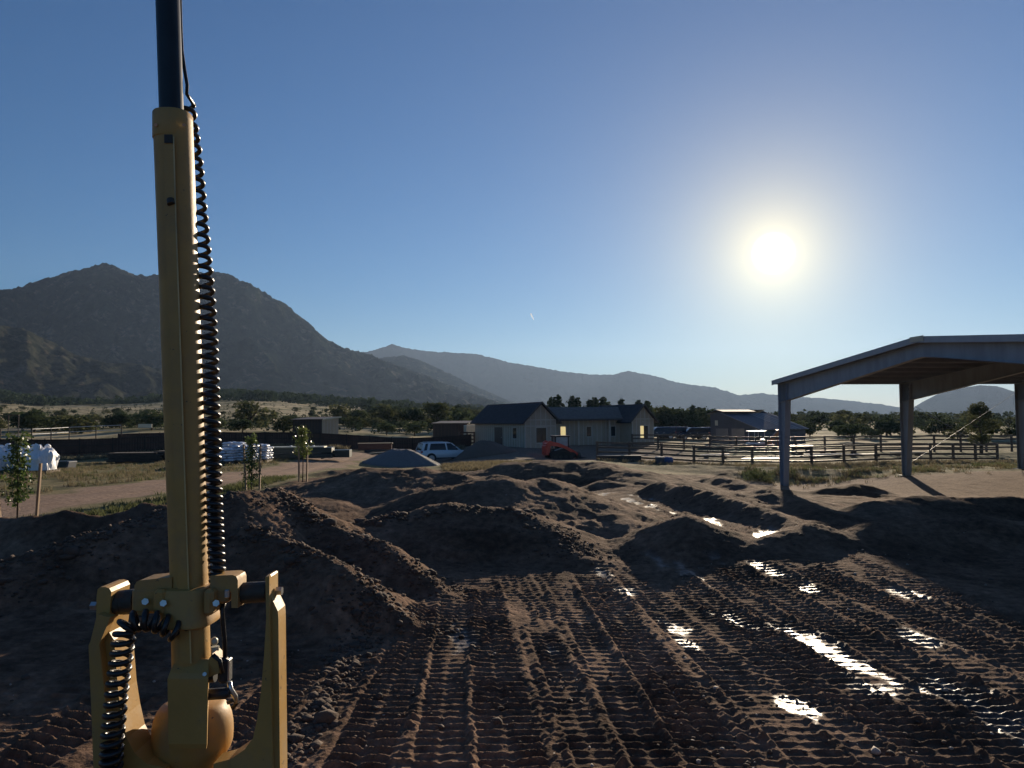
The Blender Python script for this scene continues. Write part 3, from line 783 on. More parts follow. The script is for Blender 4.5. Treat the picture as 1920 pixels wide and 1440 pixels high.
for a, b, o in ((172, 183, yoke), (518, 529, yoke2)):
    y = 1136 if a < 200 else 1108
    MB().tube([Q(a, y), Q(b, y)], 8.2*PXM, 6).build('end_bolt', M_STEEL, o)
# base block and bell
blk = MB()
blk.loft([[Q(x0, y, -.045-e), Q(x1, y, -.045-e), Q(x1+2, y-3, .04), Q(x0+2, y-3, .04)] for x0, x1, y, e in ((329, 391, 1236, -.02), (318, 391, 1262, .0), (314, 390, 1273, .006), (316, 388, 1395, .006), (318, 387, 1404, .002))])
blk = blk.build('base_block', M_YEL, mast)
MB().tube([Q(383, 1264, -.048), Q(383.5, 1264, -.056)], 3.6*PXM, 8).build('block_screw', M_STEEL, blk)
prof = [(1316, 50), (1321, 58), (1330, 65), (1343, 70), (1358, 72.5), (1376, 73), (1392, 72), (1404, 68), (1416, 60), (1428, 54), (1445, 52), (1560, 52)]
MB().loft([[Q(362, y, .06) + Vector((math.cos(t)*w*PXM, math.sin(t)*w*PXM*.95, 0)) for t in [2*math.pi*i/36 for i in range(36)]] for y, w in prof]).build('bell_housing', M_YDUST, mast, 50)
# plugs and breather at the right of the block
pl = MB().tube([Q(390, 1268, -.01), Q(404, 1267, -.01)], 11*PXM, 14).build('cable_plug', M_BLKPL, mast, 40)
MB().bbox(Q(420, 1256, -.01), (19*PXM, .024, 46*PXM), .006).build('plug_body', M_BLKPL, pl)
MB().bbox(Q(430.5, 1255, -.008), (4.5*PXM, .02, 40*PXM), .002).build('plug_latch', M_STEEL, pl)
pl = MB().tube([Q(390, 1302, -.012), Q(405, 1301, -.012)], 10*PXM, 14).tube([Q(404, 1301, -.012), Q(424, 1300, -.012), Q(430, 1299, -.012)], [10*PXM, 10*PXM, 6*PXM], 14).build('cable_plug', M_BLKPL, mast, 40)
MB().tube([Q(430, 1278, -.004), Q(432, 1292, -.004), Q(441, 1306, -.002), Q(444, 1318, 0)], [4.5*PXM, 5*PXM, 5*PXM, 3*PXM], 10).build('dust_cap', M_STEEL, pl, True)
MB().tube([Q(426, 1318, .01), Q(438, 1312, .012), Q(444, 1318, .01), Q(436, 1328, .01)], 4*PXM, 8).build('cap_tether', M_RUB, pl, True)
br = MB().tube([Q(403, 1212, .0), Q(404, 1246, .0)], 7.5*PXM, 12).build('breather', M_CREAM, mast, 40)
MB().tube([Q(401.5, 1195, .0), Q(401.7, 1199, .0), Q(402, 1206, .0), Q(402.3, 1210, .0)], [3*PXM, 6.5*PXM, 6.5*PXM, 3*PXM], 12).build('breather_cap', M_CREAM, br, True)
m = MB(); m.prism([Q(x, y, -.03) for x, y in ((391, 1236), (398, 1226), (412, 1240), (412, 1262), (391, 1270))], (0, .04, 0)); m.build('side_plate', M_YEL, mast)
MB().tube([Q(399, 1228, -.034), Q(412, 1238, -.034), Q(417, 1262, -.03)], 4*PXM, 8).build('hose_loop', M_RUB, mast, True)
# the blade the yoke is bolted to (below the picture)
bl = MB()
zt = Q(350, 1545).z
rings = []
for k in range(9):
    t = k/8; z = .12 + (zt-.12)*t; y = MY + .25 - .22*math.sin(t*math.pi)
    if k == 8: y = MY + .05
    rings.append([Vector((-2.4, y, z)), Vector((1.5, y, z)), Vector((1.5, y+.06, z)), Vector((-2.4, y+.06, z))])
bl.loft(rings)
bl.build('blade', M_YDUST, mast, 40)

# ------------------------------------------------------------------ open steel pavilion on the right
U = Vector((.989, .15, 0)); V = Vector((.15, -.989, 0))        # along the eave, across the span (towards the viewer)
E0 = P(1463, 720, 44.0); E0.z = 0
EZ = P(1463, 720.5, 44.0).z; HALF = 12.3; PKZ = EZ + 1.2; BAY = 7.85; NB = 4
pav = root('steel_pavilion', (E0.x + V.x*HALF + U.x*BAY*2, E0.y + V.y*HALF + U.y*BAY*2, -.6), 'open-sided grey steel pavilion with tapered columns and low gable roof', 'pavilion')
def rz_(t): return EZ + (PKZ-EZ) * (1 - abs(t-HALF)/HALF)
def ibeam(m, pts, depths, width, side):
    # tapered I-section following pts (top line); depths measured along 'side'
    tf = .018
    for w, (a, b) in ((width, (0, .02)), (.02, (0.02, -1)), (width, (-1, -2))):
        rings = []
        for p, d in zip(pts, depths):
            o0 = 0 if a == 0 else (.02 if a == .02 else d-.02)
            o1 = .02 if b == .02 else (d-.02 if b == -1 else d)
            rings.append([p + side*o0 + U*(w/2), p + side*o0 - U*(w/2), p + side*o1 - U*(w/2), p + side*o1 + U*(w/2)])
        m.loft(rings)
    return m
for k in range(NB+1):
    o = E0 + U*(BAY*k)
    for e in (0, 1):
        b = o + V*(2*HALF*e); sd = V if e == 0 else -V
        g = gz(b.x, b.y) - .15
        m = MB(); ibeam(m, [Vector((b.x, b.y, g)), Vector((b.x, b.y, EZ))], [.36, .95], .34, sd)
        c = m.build('column', M_STEELF, pav)
        if e == 0 and k in (1, 2):
            MB().box(Vector((b.x, b.y, g+.165)) + sd*.1, (.75, .5, .04), rotz(math.atan2(U.y, U.x))).build('base_plate', M_CREAM, c)
    pts = [Vector((0, 0, rz_(t))) + o + V*t for t in (0, 1.3, HALF-.7, HALF)]
    m = MB(); ibeam(m, pts, [1.08, 1.05, .62, .62], .30, Vector((0, 0, -1))); m.build('rafter', M_STEELF, pav)
    if k < 3:
        for dz in (-.2, -.5, -.8):
            MB().tube([o + V*.66 - U*.02 + Vector((0, 0, EZ+dz)), o + V*.74 - U*.02 + Vector((0, 0, EZ+dz))], .03, 6).build('knee_bolt', M_STEEL, pav)
    pts = [Vector((0, 0, rz_(t))) + o + V*t for t in (2*HALF, 2*HALF-1.3, HALF+.7, HALF+.002)]
    m = MB(); ibeam(m, pts, [1.08, 1.05, .62, .62], .30, Vector((0, 0, -1))); m.build('rafter', M_STEELF, pav)
ov = .36
for t in list(np.linspace(.2, HALF-.3, 9)) + list(np.linspace(HALF+.3, 2*HALF-.2, 9)):
    a = E0 + U*(-ov) + V*t; b = E0 + U*(BAY*NB+ov) + V*t; z = rz_(t) + .105
    m = MB(); L = (b-a).length; m.box((a+b)/2 + Vector((0, 0, z)), (L, .06, .19), rotz(math.atan2(U.y, U.x))); m.build('purlin', M_LINER, pav)
for s in (0, 1):
    t0, t1 = (-.3, HALF) if s == 0 else (2*HALF+.3, HALF)
    m = MB(); n = 40
    # ribbed roof sheet
    pr = []
    tot = BAY*NB + 2*ov
    nx = int(tot/.30)
    for i in range(nx+1):
        x = -ov + tot*i/nx
        for dx, dz in ((-.02, 0), (-.012, .03), (.012, .03), (.02, 0)): pr.append((x+dx, dz))
    vs_ = []
    for t in (t0, t1):
        for x, dz in pr:
            q = E0 + U*x + V*t; vs_.append((q.x, q.y, rz_(t) + .205 + dz))
    nn = len(pr)
    me = MB(); me.add(vs_, [(i, i+1, nn+i+1, nn+i) for i in range(nn-1)])
    # underside
    lo = [(p[0], p[1], p[2]-.012) for p in vs_]
    rs = me.build('roof_sheet', M_ROOFM, pav)
    MB().add(lo, [(i, nn+i, nn+i+1, i+1) for i in range(nn-1)]).build('roof_liner', M_LINER, rs)
    # rake trim on the two gable ends, eave trim
    for x in (-ov-.03, BAY*NB+ov+.03):
        a = E0 + U*x + V*t0 + Vector((0, 0, rz_(t0)+.26)); b = E0 + U*x + V*(HALF) + Vector((0, 0, PKZ+.26))
        MB().prism([a, b, b - Vector((0, 0, .27)), a - Vector((0, 0, .27))], U*.04).build('rake_trim', M_ROOFM, pav)
    a = E0 + U*(-ov) + V*(t0 + (-.02 if s == 0 else .02)); a.z = rz_(t0) + .24
    MB().box(a + U*(tot/2) - Vector((0, 0, .11)), (tot, .03, .2), rotz(math.atan2(U.y, U.x))).build('eave_trim', M_STEELF, pav)
MB().box(E0 + U*(-ov-.055) + V*(HALF+.05) + Vector((0, 0, PKZ+.14)), (.02, .85, .22), rotz(math.atan2(U.y, U.x))).build('peak_cap', M_CREAM, pav)
for k in (1, ):
    a = E0 + U*(BAY*k); b = E0 + U*(BAY*(k+1))
    za, zb = gz(a.x, a.y)+.5, gz(b.x, b.y)+.1
    MB().tube([Vector((a.x, a.y, EZ-.9)), Vector((b.x, b.y, zb))], .010, 6).build('brace_rod', M_STEELF, pav)
    MB().tube([Vector((a.x, a.y, za)), Vector((b.x, b.y, EZ-.5))], .010, 6).build('brace_rod', M_STEELF, pav)

# ------------------------------------------------------------------ house
HC = P(985, 840, 74.0); hu = Vector((.916, .40, 0)); hv = Vector((-.40, .916, 0))
HZ = HC.z - .05
def H(u, v, z=0): return Vector((HC.x, HC.y, 0)) + hu*u + hv*v + Vector((0, 0, HZ + z))
house = root('board_and_batten_house', H(8, 6), 'low grey board and batten house with dark gabled wings and two lit windows', 'house')
hrot = rotz(math.atan2(hu.y, hu.x))
def wall(name, pts, thick, mat_=M_SIDING): return MB().prism(pts, thick).build(name, mat_, house)
def hbox(mb, u, v, z, du, dv, dz): return mb.box(H(u, v, z), (du, dv, dz), hrot)
def gable_wing(u0, u1, v0, v1, eave, ridge, rmat):
    uc = (u0+u1)/2
    wall('wall', [H(u0, v0), H(u1, v0), H(u1, v0, eave), H(uc, v0, ridge), H(u0, v0, eave)], hv*.15)
    wall('wall', [H(u0, v1), H(u1, v1), H(u1, v1, eave), H(uc, v1, ridge), H(u0, v1, eave)], hv*-.15)
    wall('wall', [H(u0, v0+.152), H(u0, v1-.152), H(u0, v1-.152, eave), H(u0, v0+.152, eave)], hu*.15)
    wall('wall', [H(u1, v0+.152), H(u1, v1-.152), H(u1, v1-.152, eave), H(u1, v0+.152, eave)], hu*-.15)
    o = .45
    sl = (ridge-eave)/(uc-u0)
    for s in (-1, 1):
        ue = uc + s*(uc-u0+o); ze = eave - sl*o
        MB().prism([H(ue, v0-o, ze+.04), H(uc, v0-o, ridge+.04), H(uc, v0-o, ridge+.17), H(ue, v0-o, ze+.17)], hv*(v1-v0+2*o)).build('roof', rmat, house)
        MB().prism([H(ue, v0-o-.03, ze), H(uc, v0-o-.03, ridge), H(uc, v0-o-.03, ridge+.2), H(ue, v0-o-.03, ze+.2)], hv*.028).build('bargeboard', M_TRIM, house)
def battens_front(u0, u1, v, topf, n, skip=()):
    for i in range(n+1):
        u = u0 + (u1-u0)*i/n
        segs = [(0, topf(u))]
        for (a, b, z0, z1) in skip:
            if a < u < b: segs = [(0, z0), (z1, topf(u))]
        for z0, z1 in segs:
            if z1-z0 > .05: hbox(MB(), u, v-.02, (z0+z1)/2, .09, .036, z1-z0).build('batten', M_BATTEN, house)
def battens_side(v0, v1, u, h, n, skip=()):
    for i in range(n+1):
        v = v0 + (v1-v0)*i/n
        segs = [(0, h)]
        for (a, b, z0, z1) in skip:
            if a < v < b: segs = [(0, z0), (z1, h)]
        for z0, z1 in segs:
            if z1-z0 > .05: hbox(MB(), u-.02, v, (z0+z1)/2, .036, .10, z1-z0).build('batten', M_BATTEN, house)
def window(face, c, z0, z1, w, lit=False, mull=1, off=0.0):
    # face 'f': front (normal -hv) at v=off, centre u=c; 's': side (normal -hu) at u=off, centre v=c
    f = MB()
    t = .07
    def b(mb, a, z, da, dz, dep, out):
        if face == 'f': return hbox(mb, c+a, off-out, z, da, dep, dz)
        return hbox(mb, off-out, c+a, z, dep, da, dz)
    zc = (z0+z1)/2; hh = z1-z0
    b(f, -w/2-.05, zc, .10, hh+.2, .05, .03); b(f, w/2+.05, zc, .10, hh+.2, .05, .03); b(f, 0, z1+.05, w, .10, .05, .03); b(f, 0, z0-.05, w, .10, .05, .03)
    fr = f.build('window_frame', M_BATTEN, house)
    g = MB(); 
    if lit and mull:
        b(g, -w*.27, zc, w*.44, hh, .03, .016); g.build('pane', M_LIT, fr)
        g = MB(); b(g, w*.27, zc, w*.44, hh, .03, .016); g.build('pane', M_LIT if lit == 2 else M_GLASS, fr)
    else:
        b(g, 0, zc, w, hh, .03, .016); g.build('pane', M_LIT if lit else M_GLASS, fr)
    if mull:
        g = MB(); b(g, 0, zc, .07, hh, .045, .02); g.build('mullion', M_TRIM, fr)
WE, WR = 2.8, 4.45
gable_wing(0, 3.4, 0, 14, WE, WR, M_SHING)
gable_wing(14.0, 16.8, 2.5, 11.5, WE, WR-.15, M_SHING)
# centre section with its own eave
wall('wall', [H(3.42, 5), H(13.98, 5), H(13.98, 5, 2.9), H(3.42, 5, 2.9)], hv*.15)
for s in (0, 1):
    a, b = (4.2, 7.2) if s == 0 else (10.2, 7.202)
    za, zb = 2.72, 4.05
    MB().prism([H(1.8, a, za+.04), H(1.8, b, zb+.04), H(1.8, b, zb+.17), H(1.8, a, za+.17)], hu*13.4).build('roof', M_SHING2, house)
hbox(MB(), 8.7, 4.17, 2.78, 10.4, .05, .2).build('fascia', M_TRIM, house)
for u in (3.75, 8.4, 12.3): hbox(MB(), u, 4.4, 1.36, .14, .14, 2.72).build('porch_post', M_BATTEN, house)
topL = lambda u: WE + (WR-WE)*(1-abs(u-1.7)/1.7) - .06
topR = lambda u: WE + (WR-.15-WE)*(1-abs(u-15.4)/1.4) - .06
battens_front(.03, 3.37, 0, topL, 6, [(1.05, 2.45, .5, 2.1)])
battens_front(14.03, 16.77, 2.5, topR, 5, [(14.9, 16.2, .6, 2.15)])
battens_front(3.6, 13.9, 5, lambda u: 2.85, 18, [(6.4, 7.2, .85, 2.1), (9.6, 10.4, .9, 2.05), (12.7, 13.5, .9, 2.05)])
battens_side(.1, 13.9, 0, WE-.05, 22, [(5.5, 8.1, 2.1, 2.25), (1.9, 3.1, .9, 2.1)])
hbox(MB(), 1.7, -.02, WE-.6, 3.4, .036, .10).build('belly_band', M_BATTEN, house)
hbox(MB(), 1.7, -.02, WE+.02, 3.4, .036, .10).build('belly_band', M_BATTEN, house)
hbox(MB(), 15.4, 2.48, WE+.02, 2.8, .036, .10).build('belly_band', M_BATTEN, house)
hbox(MB(), -.02, 7, WE-.6, .036, 14, .10).build('belly_band', M_BATTEN, house)
window('f', 1.75, .55, 2.02, 1.1, False, 1, 0)
window('f', 15.55, .62, 2.05, 1.0, 1, 1, 2.5)
window('f', 6.8, .9, 2.05, .62, 1, 0, 5)
for u in (10.0, 13.1): window('f', u, .95, 2.0, .55, False, 0, 5)
window('s', 2.5, .95, 2.02, 1.0, False, 0, 0)
d = hbox(MB(), -.025, 6.8, 1.03, .05, 2.2, 2.05).build('door', M_DOOR, house)
hbox(MB(), -.06, 5.95, 1.0, .05, .06, .12).build('handle', M_STEEL, d)
for u, v in ((1.7, -.04), (15.4, 2.46)): hbox(MB(), u, v, WE-.28, .14, .06, .2).build('wall_lamp', M_CREAM, house)

# ------------------------------------------------------------------ sheds beyond the fence and barn
def lean_shed(name, label, px, Y, w, dp, h0, h1, rz):
    g = on_ground(px, Y)
    s = lroot(name, label, 'shed', 'dark sheds beyond the brown fence')
    MB().prism([(-w/2, -dp/2, 0), (-w/2, dp/2, 0), (-w/2, dp/2, h1), (-w/2, -dp/2, h0)], (.06, 0, 0)).build('side_wall', M_FBROWN, s)
    MB().prism([(w/2-.06, -dp/2, 0), (w/2-.06, dp/2, 0), (w/2-.06, dp/2, h1), (w/2-.06, -dp/2, h0)], (.06, 0, 0)).build('side_wall', M_SIDING, s)
    MB().box((0, dp/2-.03, h1/2), (w-.13, .06, h1)).build('back_wall', M_FBROWN, s)
    MB().box((0, -dp/2+.03, h0/2), (w-.13, .06, h0)).build('front_wall', M_FPOST, s)
    for i in range(10): MB().box((-w/2+w*(i+.5)/10, -dp/2-.012, h0/2), (.05, .02, h0-.04)).build('wall_rib', M_FBROWN, s)
    for i in range(5): MB().box((w/2+.012, -dp/2+dp*(i+.5)/5, h0/2-.05), (.02, .05, h0-.1)).build('wall_rib', M_BATTEN, s)
    a = .25
    MB().prism([(-w/2-a, -dp/2-a, h0+.01), (-w/2-a, dp/2+a, h1+.01), (-w/2-a, dp/2+a, h1+.1), (-w/2-a, -dp/2-a, h0+.1)], (w+2*a, 0, 0)).build('roof', M_FPOST, s)
    MB().prism([(w/2+a+.002, -dp/2-a, h0-.02), (w/2+a+.002, dp/2+a, h1-.02), (w/2+a+.002, dp/2+a, h1+.13), (w/2+a+.002, -dp/2-a, h0+.13)], (.03, 0, 0)).build('roof_edge', M_CREAM, s)
    s.location = g; s.rotation_euler = (0, 0, rz)
    return s
lean_shed('lean_to_shed', 'dark brown shed with white roof edge behind the brown fence, left of the silver car', 592, 92, 4.6, 3.0, 2.3, 2.6, R(-26))
lean_shed('lean_to_shed', 'low dark shed behind the brown fence, right beside the house', 852, 100, 4.9, 3.0, 2.2, 2.5, R(-18))
wb = on_ground(884, 96)
t = root('storage_container', wb, 'small pale storage box between dark shed and house', 'container')
MB().bbox(wb + Vector((0, 0, 1.1)), (1.7, 2.4, 2.2), .04, rotz(.2)).build('body', M_CREAM, t)
for k in range(5): MB().box(wb + rotz(.2) @ Vector((-.7+.35*k, -1.22, 0)) + Vector((0, 0, 1.1)), (.06, .04, 2.0), rotz(.2)).build('rib', M_BATTEN, t)

BL = P(1333, 832, 92); BF = P(1425, 832, 86)
bz = min(gz(BL.x, BL.y), gz(BF.x, BF.y)) - .1
BL.z = BF.z = 0
bu = (BF-BL).normalized(); bw = (BF-BL).length; bv = Vector((-bu.y, bu.x, 0)); 
def B(u, v, z): return BL + bu*u + bv*v + Vector((0, 0, z))
ztop = P(1347, 769, 91).z; zl = P(1333, 775, 92).z; zf = P(1425, 806, 86).z
barn = root('metal_barn', B(bw/2, 4, bz), 'blue-grey metal barn with long sloping roof and raised top section', 'barn')
BD = 8.6
MB().prism([B(0, 0, bz), B(bw, 0, bz), B(bw, 0, zf), B(1.3, 0, ztop-.12), B(0, 0, zl-.1)], bv*.1).build('gable_wall', M_BARNW, barn)
MB().prism([B(0, BD, bz), B(bw, BD, bz), B(bw, BD, zf), B(1.3, BD, ztop-.12), B(0, BD, zl-.1)], bv*-.1).build('gable_wall', M_BARNW, barn)
MB().prism([B(bw, .102, bz), B(bw, BD-.102, bz), B(bw, BD-.102, zf), B(bw, .102, zf)], bu*-.1).build('side_wall', M_BARNW, barn)
MB().prism([B(0, .102, bz), B(0, BD-.102, bz), B(0, BD-.102, zl-.12), B(0, .102, zl-.12)], bu*.1).build('side_wall', M_BARNW, barn)
nb = 24
for k in range(nb):
    v0 = -.3 + (BD+.6)*k/nb; v1 = v0 + (BD+.6)/nb - .012
    mt = M_PALESH if (k in (13, 15, 17, 19) or k in (14, 16, 18) and k % 2) else M_BARNR  # a few panels and ribs use the paler sheet
    MB().prism([B(1.9, v0, ztop-.42), B(bw+.3, v0, zf-.02), B(bw+.3, v0, zf+.03), B(1.9, v0, ztop-.37)], bv*(v1-v0)).build('roof_panel', mt, barn)
    MB().prism([B(1.9, v0, ztop-.37), B(bw+.3, v0, zf+.031), B(bw+.3, v0, zf+.075), B(1.9, v0, ztop-.325)], bv*.05).build('roof_rib', mt, barn)
for k in range(11):
    v0 = -.4 + (BD*.72)*k/11; v1 = v0 + (BD*.72)/11 - .015
    MB().prism([B(1.2, v0, ztop+.02), B(2.3, v0, ztop-.22), B(2.3, v0, ztop-.18), B(1.2, v0, ztop+.06)], bv*(v1-v0)).build('top_roof_panel', M_TOPR, barn)
MB().prism([B(-.25, -.4, zl-.12), B(1.2, -.4, ztop+.02), B(1.2, -.4, ztop+.06), B(-.25, -.4, zl-.08)], bv*(BD+.8)).build('back_roof', M_BARNR, barn)
MB().box(B(.95, -.02, bz+2.75), (.42, .04, .62), rotz(math.atan2(bu.y, bu.x))).build('window', M_CREAM, barn)
for u in (.9, 3.3):
    MB().box(B(u+.9, -.03, bz+1.05), (1.9, .05, 2.05), rotz(math.atan2(bu.y, bu.x))).build('barn_door', M_BARNR, barn)

# ------------------------------------------------------------------ fences
def panel_fence(name, label, pts, hgt, step, infill=True, pmat=M_FBROWN, group=None, rails=(.35, .95, 1.45), railmat=None):
    xs, ys = [], []
    for a, b in zip(pts[:-1], pts[1:]):
        n = max(1, int(round(math.hypot(b[0]-a[0], b[1]-a[1])/step)))
        for i in range(n): xs.append(a[0]+(b[0]-a[0])*i/n); ys.append(a[1]+(b[1]-a[1])*i/n)
    xs.append(pts[-1][0]); ys.append(pts[-1][1])
    zs = gzs(xs, ys)
    zs = np.convolve(np.pad(zs, 2, mode='edge'), np.ones(5)/5, 'valid')
    r = root(name, (np.mean(xs), np.mean(ys), float(np.mean(zs))), label, 'fence', group)
    for i in range(len(xs)):
        MB().tube([(xs[i], ys[i], zs[i]-.3), (xs[i], ys[i], zs[i]+hgt+.06)], .055, 8).build('post', M_FPOST, r)
        if i+1 < len(xs):
            a = Vector((xs[i], ys[i], zs[i])); b = Vector((xs[i+1], ys[i+1], zs[i+1])); d = b-a; nrm_ = Vector((-d.y, d.x, 0)).normalized()
            if nrm_.y > 0: nrm_ = -nrm_
            if infill:
                m = MB(); k = 12; vs_ = []; fs = []
                for j in range(k*2+1):
                    q = a + d*(j/(k*2)); off = nrm_*(-.07 + .025*(j % 2)) 
                    vs_ += [q + off + Vector((0, 0, .06)), q + off + Vector((0, 0, hgt))]
                n2 = len(vs_)
                vs_ += [p - nrm_*.012 for p in vs_]
                for j in range(k*2):
                    fs.append((2*j, 2*j+2, 2*j+3, 2*j+1)); fs.append((n2+2*j, n2+2*j+1, n2+2*j+3, n2+2*j+2))
                m.add(vs_, fs); m.build('panel', pmat, r)
            for h in rails:
                MB().tube([a + Vector((0, 0, h)) + nrm_*.0, b + Vector((0, 0, h))], .03, 6).build('rail', railmat or M_FPOST, r)
    return r
def G2(px, Y): p = P(px, 800, Y); return (p.x, p.y)
panel_fence('solid_panel_fence', 'long solid brown metal fence with dark posts running behind the road', [G2(-120, 61), G2(150, 64), G2(330, 67), G2(650, 73), G2(883, 83)], 1.5, 2.4)
panel_fence('pipe_corral_fence', 'pale pipe rail corral fence behind the brown fence at the far left', [G2(-60, 72), G2(60, 74), G2(130, 79), G2(228, 83)], 1.75, 2.6, False, rails=(1.25, 1.75), railmat=M_PIPE)
panel_fence('corral_fence', 'second solid brown corral fence behind the first, left part', [G2(222, 84), G2(300, 86), G2(420, 90), G2(545, 92)], .6, 2.6, rails=(.2, .5))
ht = on_ground(25, 82)
hb = root('hitching_frame', ht, 'small dark pipe frame standing behind the corral at far left', 'frame')
for dx in (-.55, .55): MB().tube([ht + Vector((dx, 0, 0)), ht + Vector((dx, 0, 2.9))], .05, 8).build('post', M_FPOST, hb)
MB().tube([ht + Vector((-.6, 0, 2.9)), ht + Vector((.6, 0, 2.9))], .05, 8).build('top_bar', M_FPOST, hb)
sg = on_ground(272, 80.5, 1.45)
sgo = root('cream_board', sg, 'cream board lying on top of the corral fence', 'board')
MB().bbox(sg + Vector((0, 0, .22)), (1.5, .06, .42), .015).build('board', M_CREAM, sgo)
MB().box(sg + Vector((0, 0, .0)), (1.5, .08, .03)).build('ledge', M_FPOST, sgo)

def rail_fence(name, label, pts, step, heights, group='dark rail fences on the right'):
    xs, ys = [], []
    for a, b in zip(pts[:-1], pts[1:]):
        n = max(1, int(round(math.hypot(b[0]-a[0], b[1]-a[1])/step)))
        for i in range(n): xs.append(a[0]+(b[0]-a[0])*i/n); ys.append(a[1]+(b[1]-a[1])*i/n)
    xs.append(pts[-1][0]); ys.append(pts[-1][1])
    zs = gzs(xs, ys)
    r = root(name, (np.mean(xs), np.mean(ys), float(np.mean(zs))), label, 'fence', group)
    for i in range(len(xs)):
        MB().bbox((xs[i], ys[i], zs[i]+heights[-1]/2-.05), (.16, .16, heights[-1]+.32), .01, rotz(.3)).build('post', M_RAILW, r)
        if i+1 < len(xs):
            a = Vector((xs[i], ys[i], zs[i])); b = Vector((xs[i+1], ys[i+1], zs[i+1])); d = b-a
            nn_ = Vector((-d.y, d.x, 0)).normalized()
            if nn_.y > 0: nn_ = -nn_
            for h in heights:
                jz = random.uniform(-.02, .02)
                p, q = a + nn_*.10 + Vector((0, 0, h+jz)), b + nn_*.10 + Vector((0, 0, h-jz))
                u_ = Vector((0, 0, .07)); w_ = nn_*.04
                MB().loft([[p-u_, p+u_, p+u_-w_, p-u_-w_], [q-u_, q+u_, q+u_-w_, q-u_-w_]]).build('rail', M_RAILW, r)
    return r
rail_fence('rail_fence', 'front dark four-rail wooden fence between the house and the pavilion', [G2(1119, 58), G2(1300, 58), G2(1520, 57), G2(1700, 58), G2(1868, 60)], 2.35, (.28, .64, 1.0, 1.36))
rail_fence('rail_fence', 'rear dark rail fence running in front of the barn', [G2(1185, 74), G2(1380, 73), G2(1600, 74), G2(1800, 75), G2(1990, 76)], 2.8, (.3, .7, 1.1, 1.45))
rail_fence('rail_fence', 'short dark rail fence between the pale box and the house', [G2(862, 84.5), G2(889, 86.5)], 1.6, (.35, .75, 1.15, 1.5))
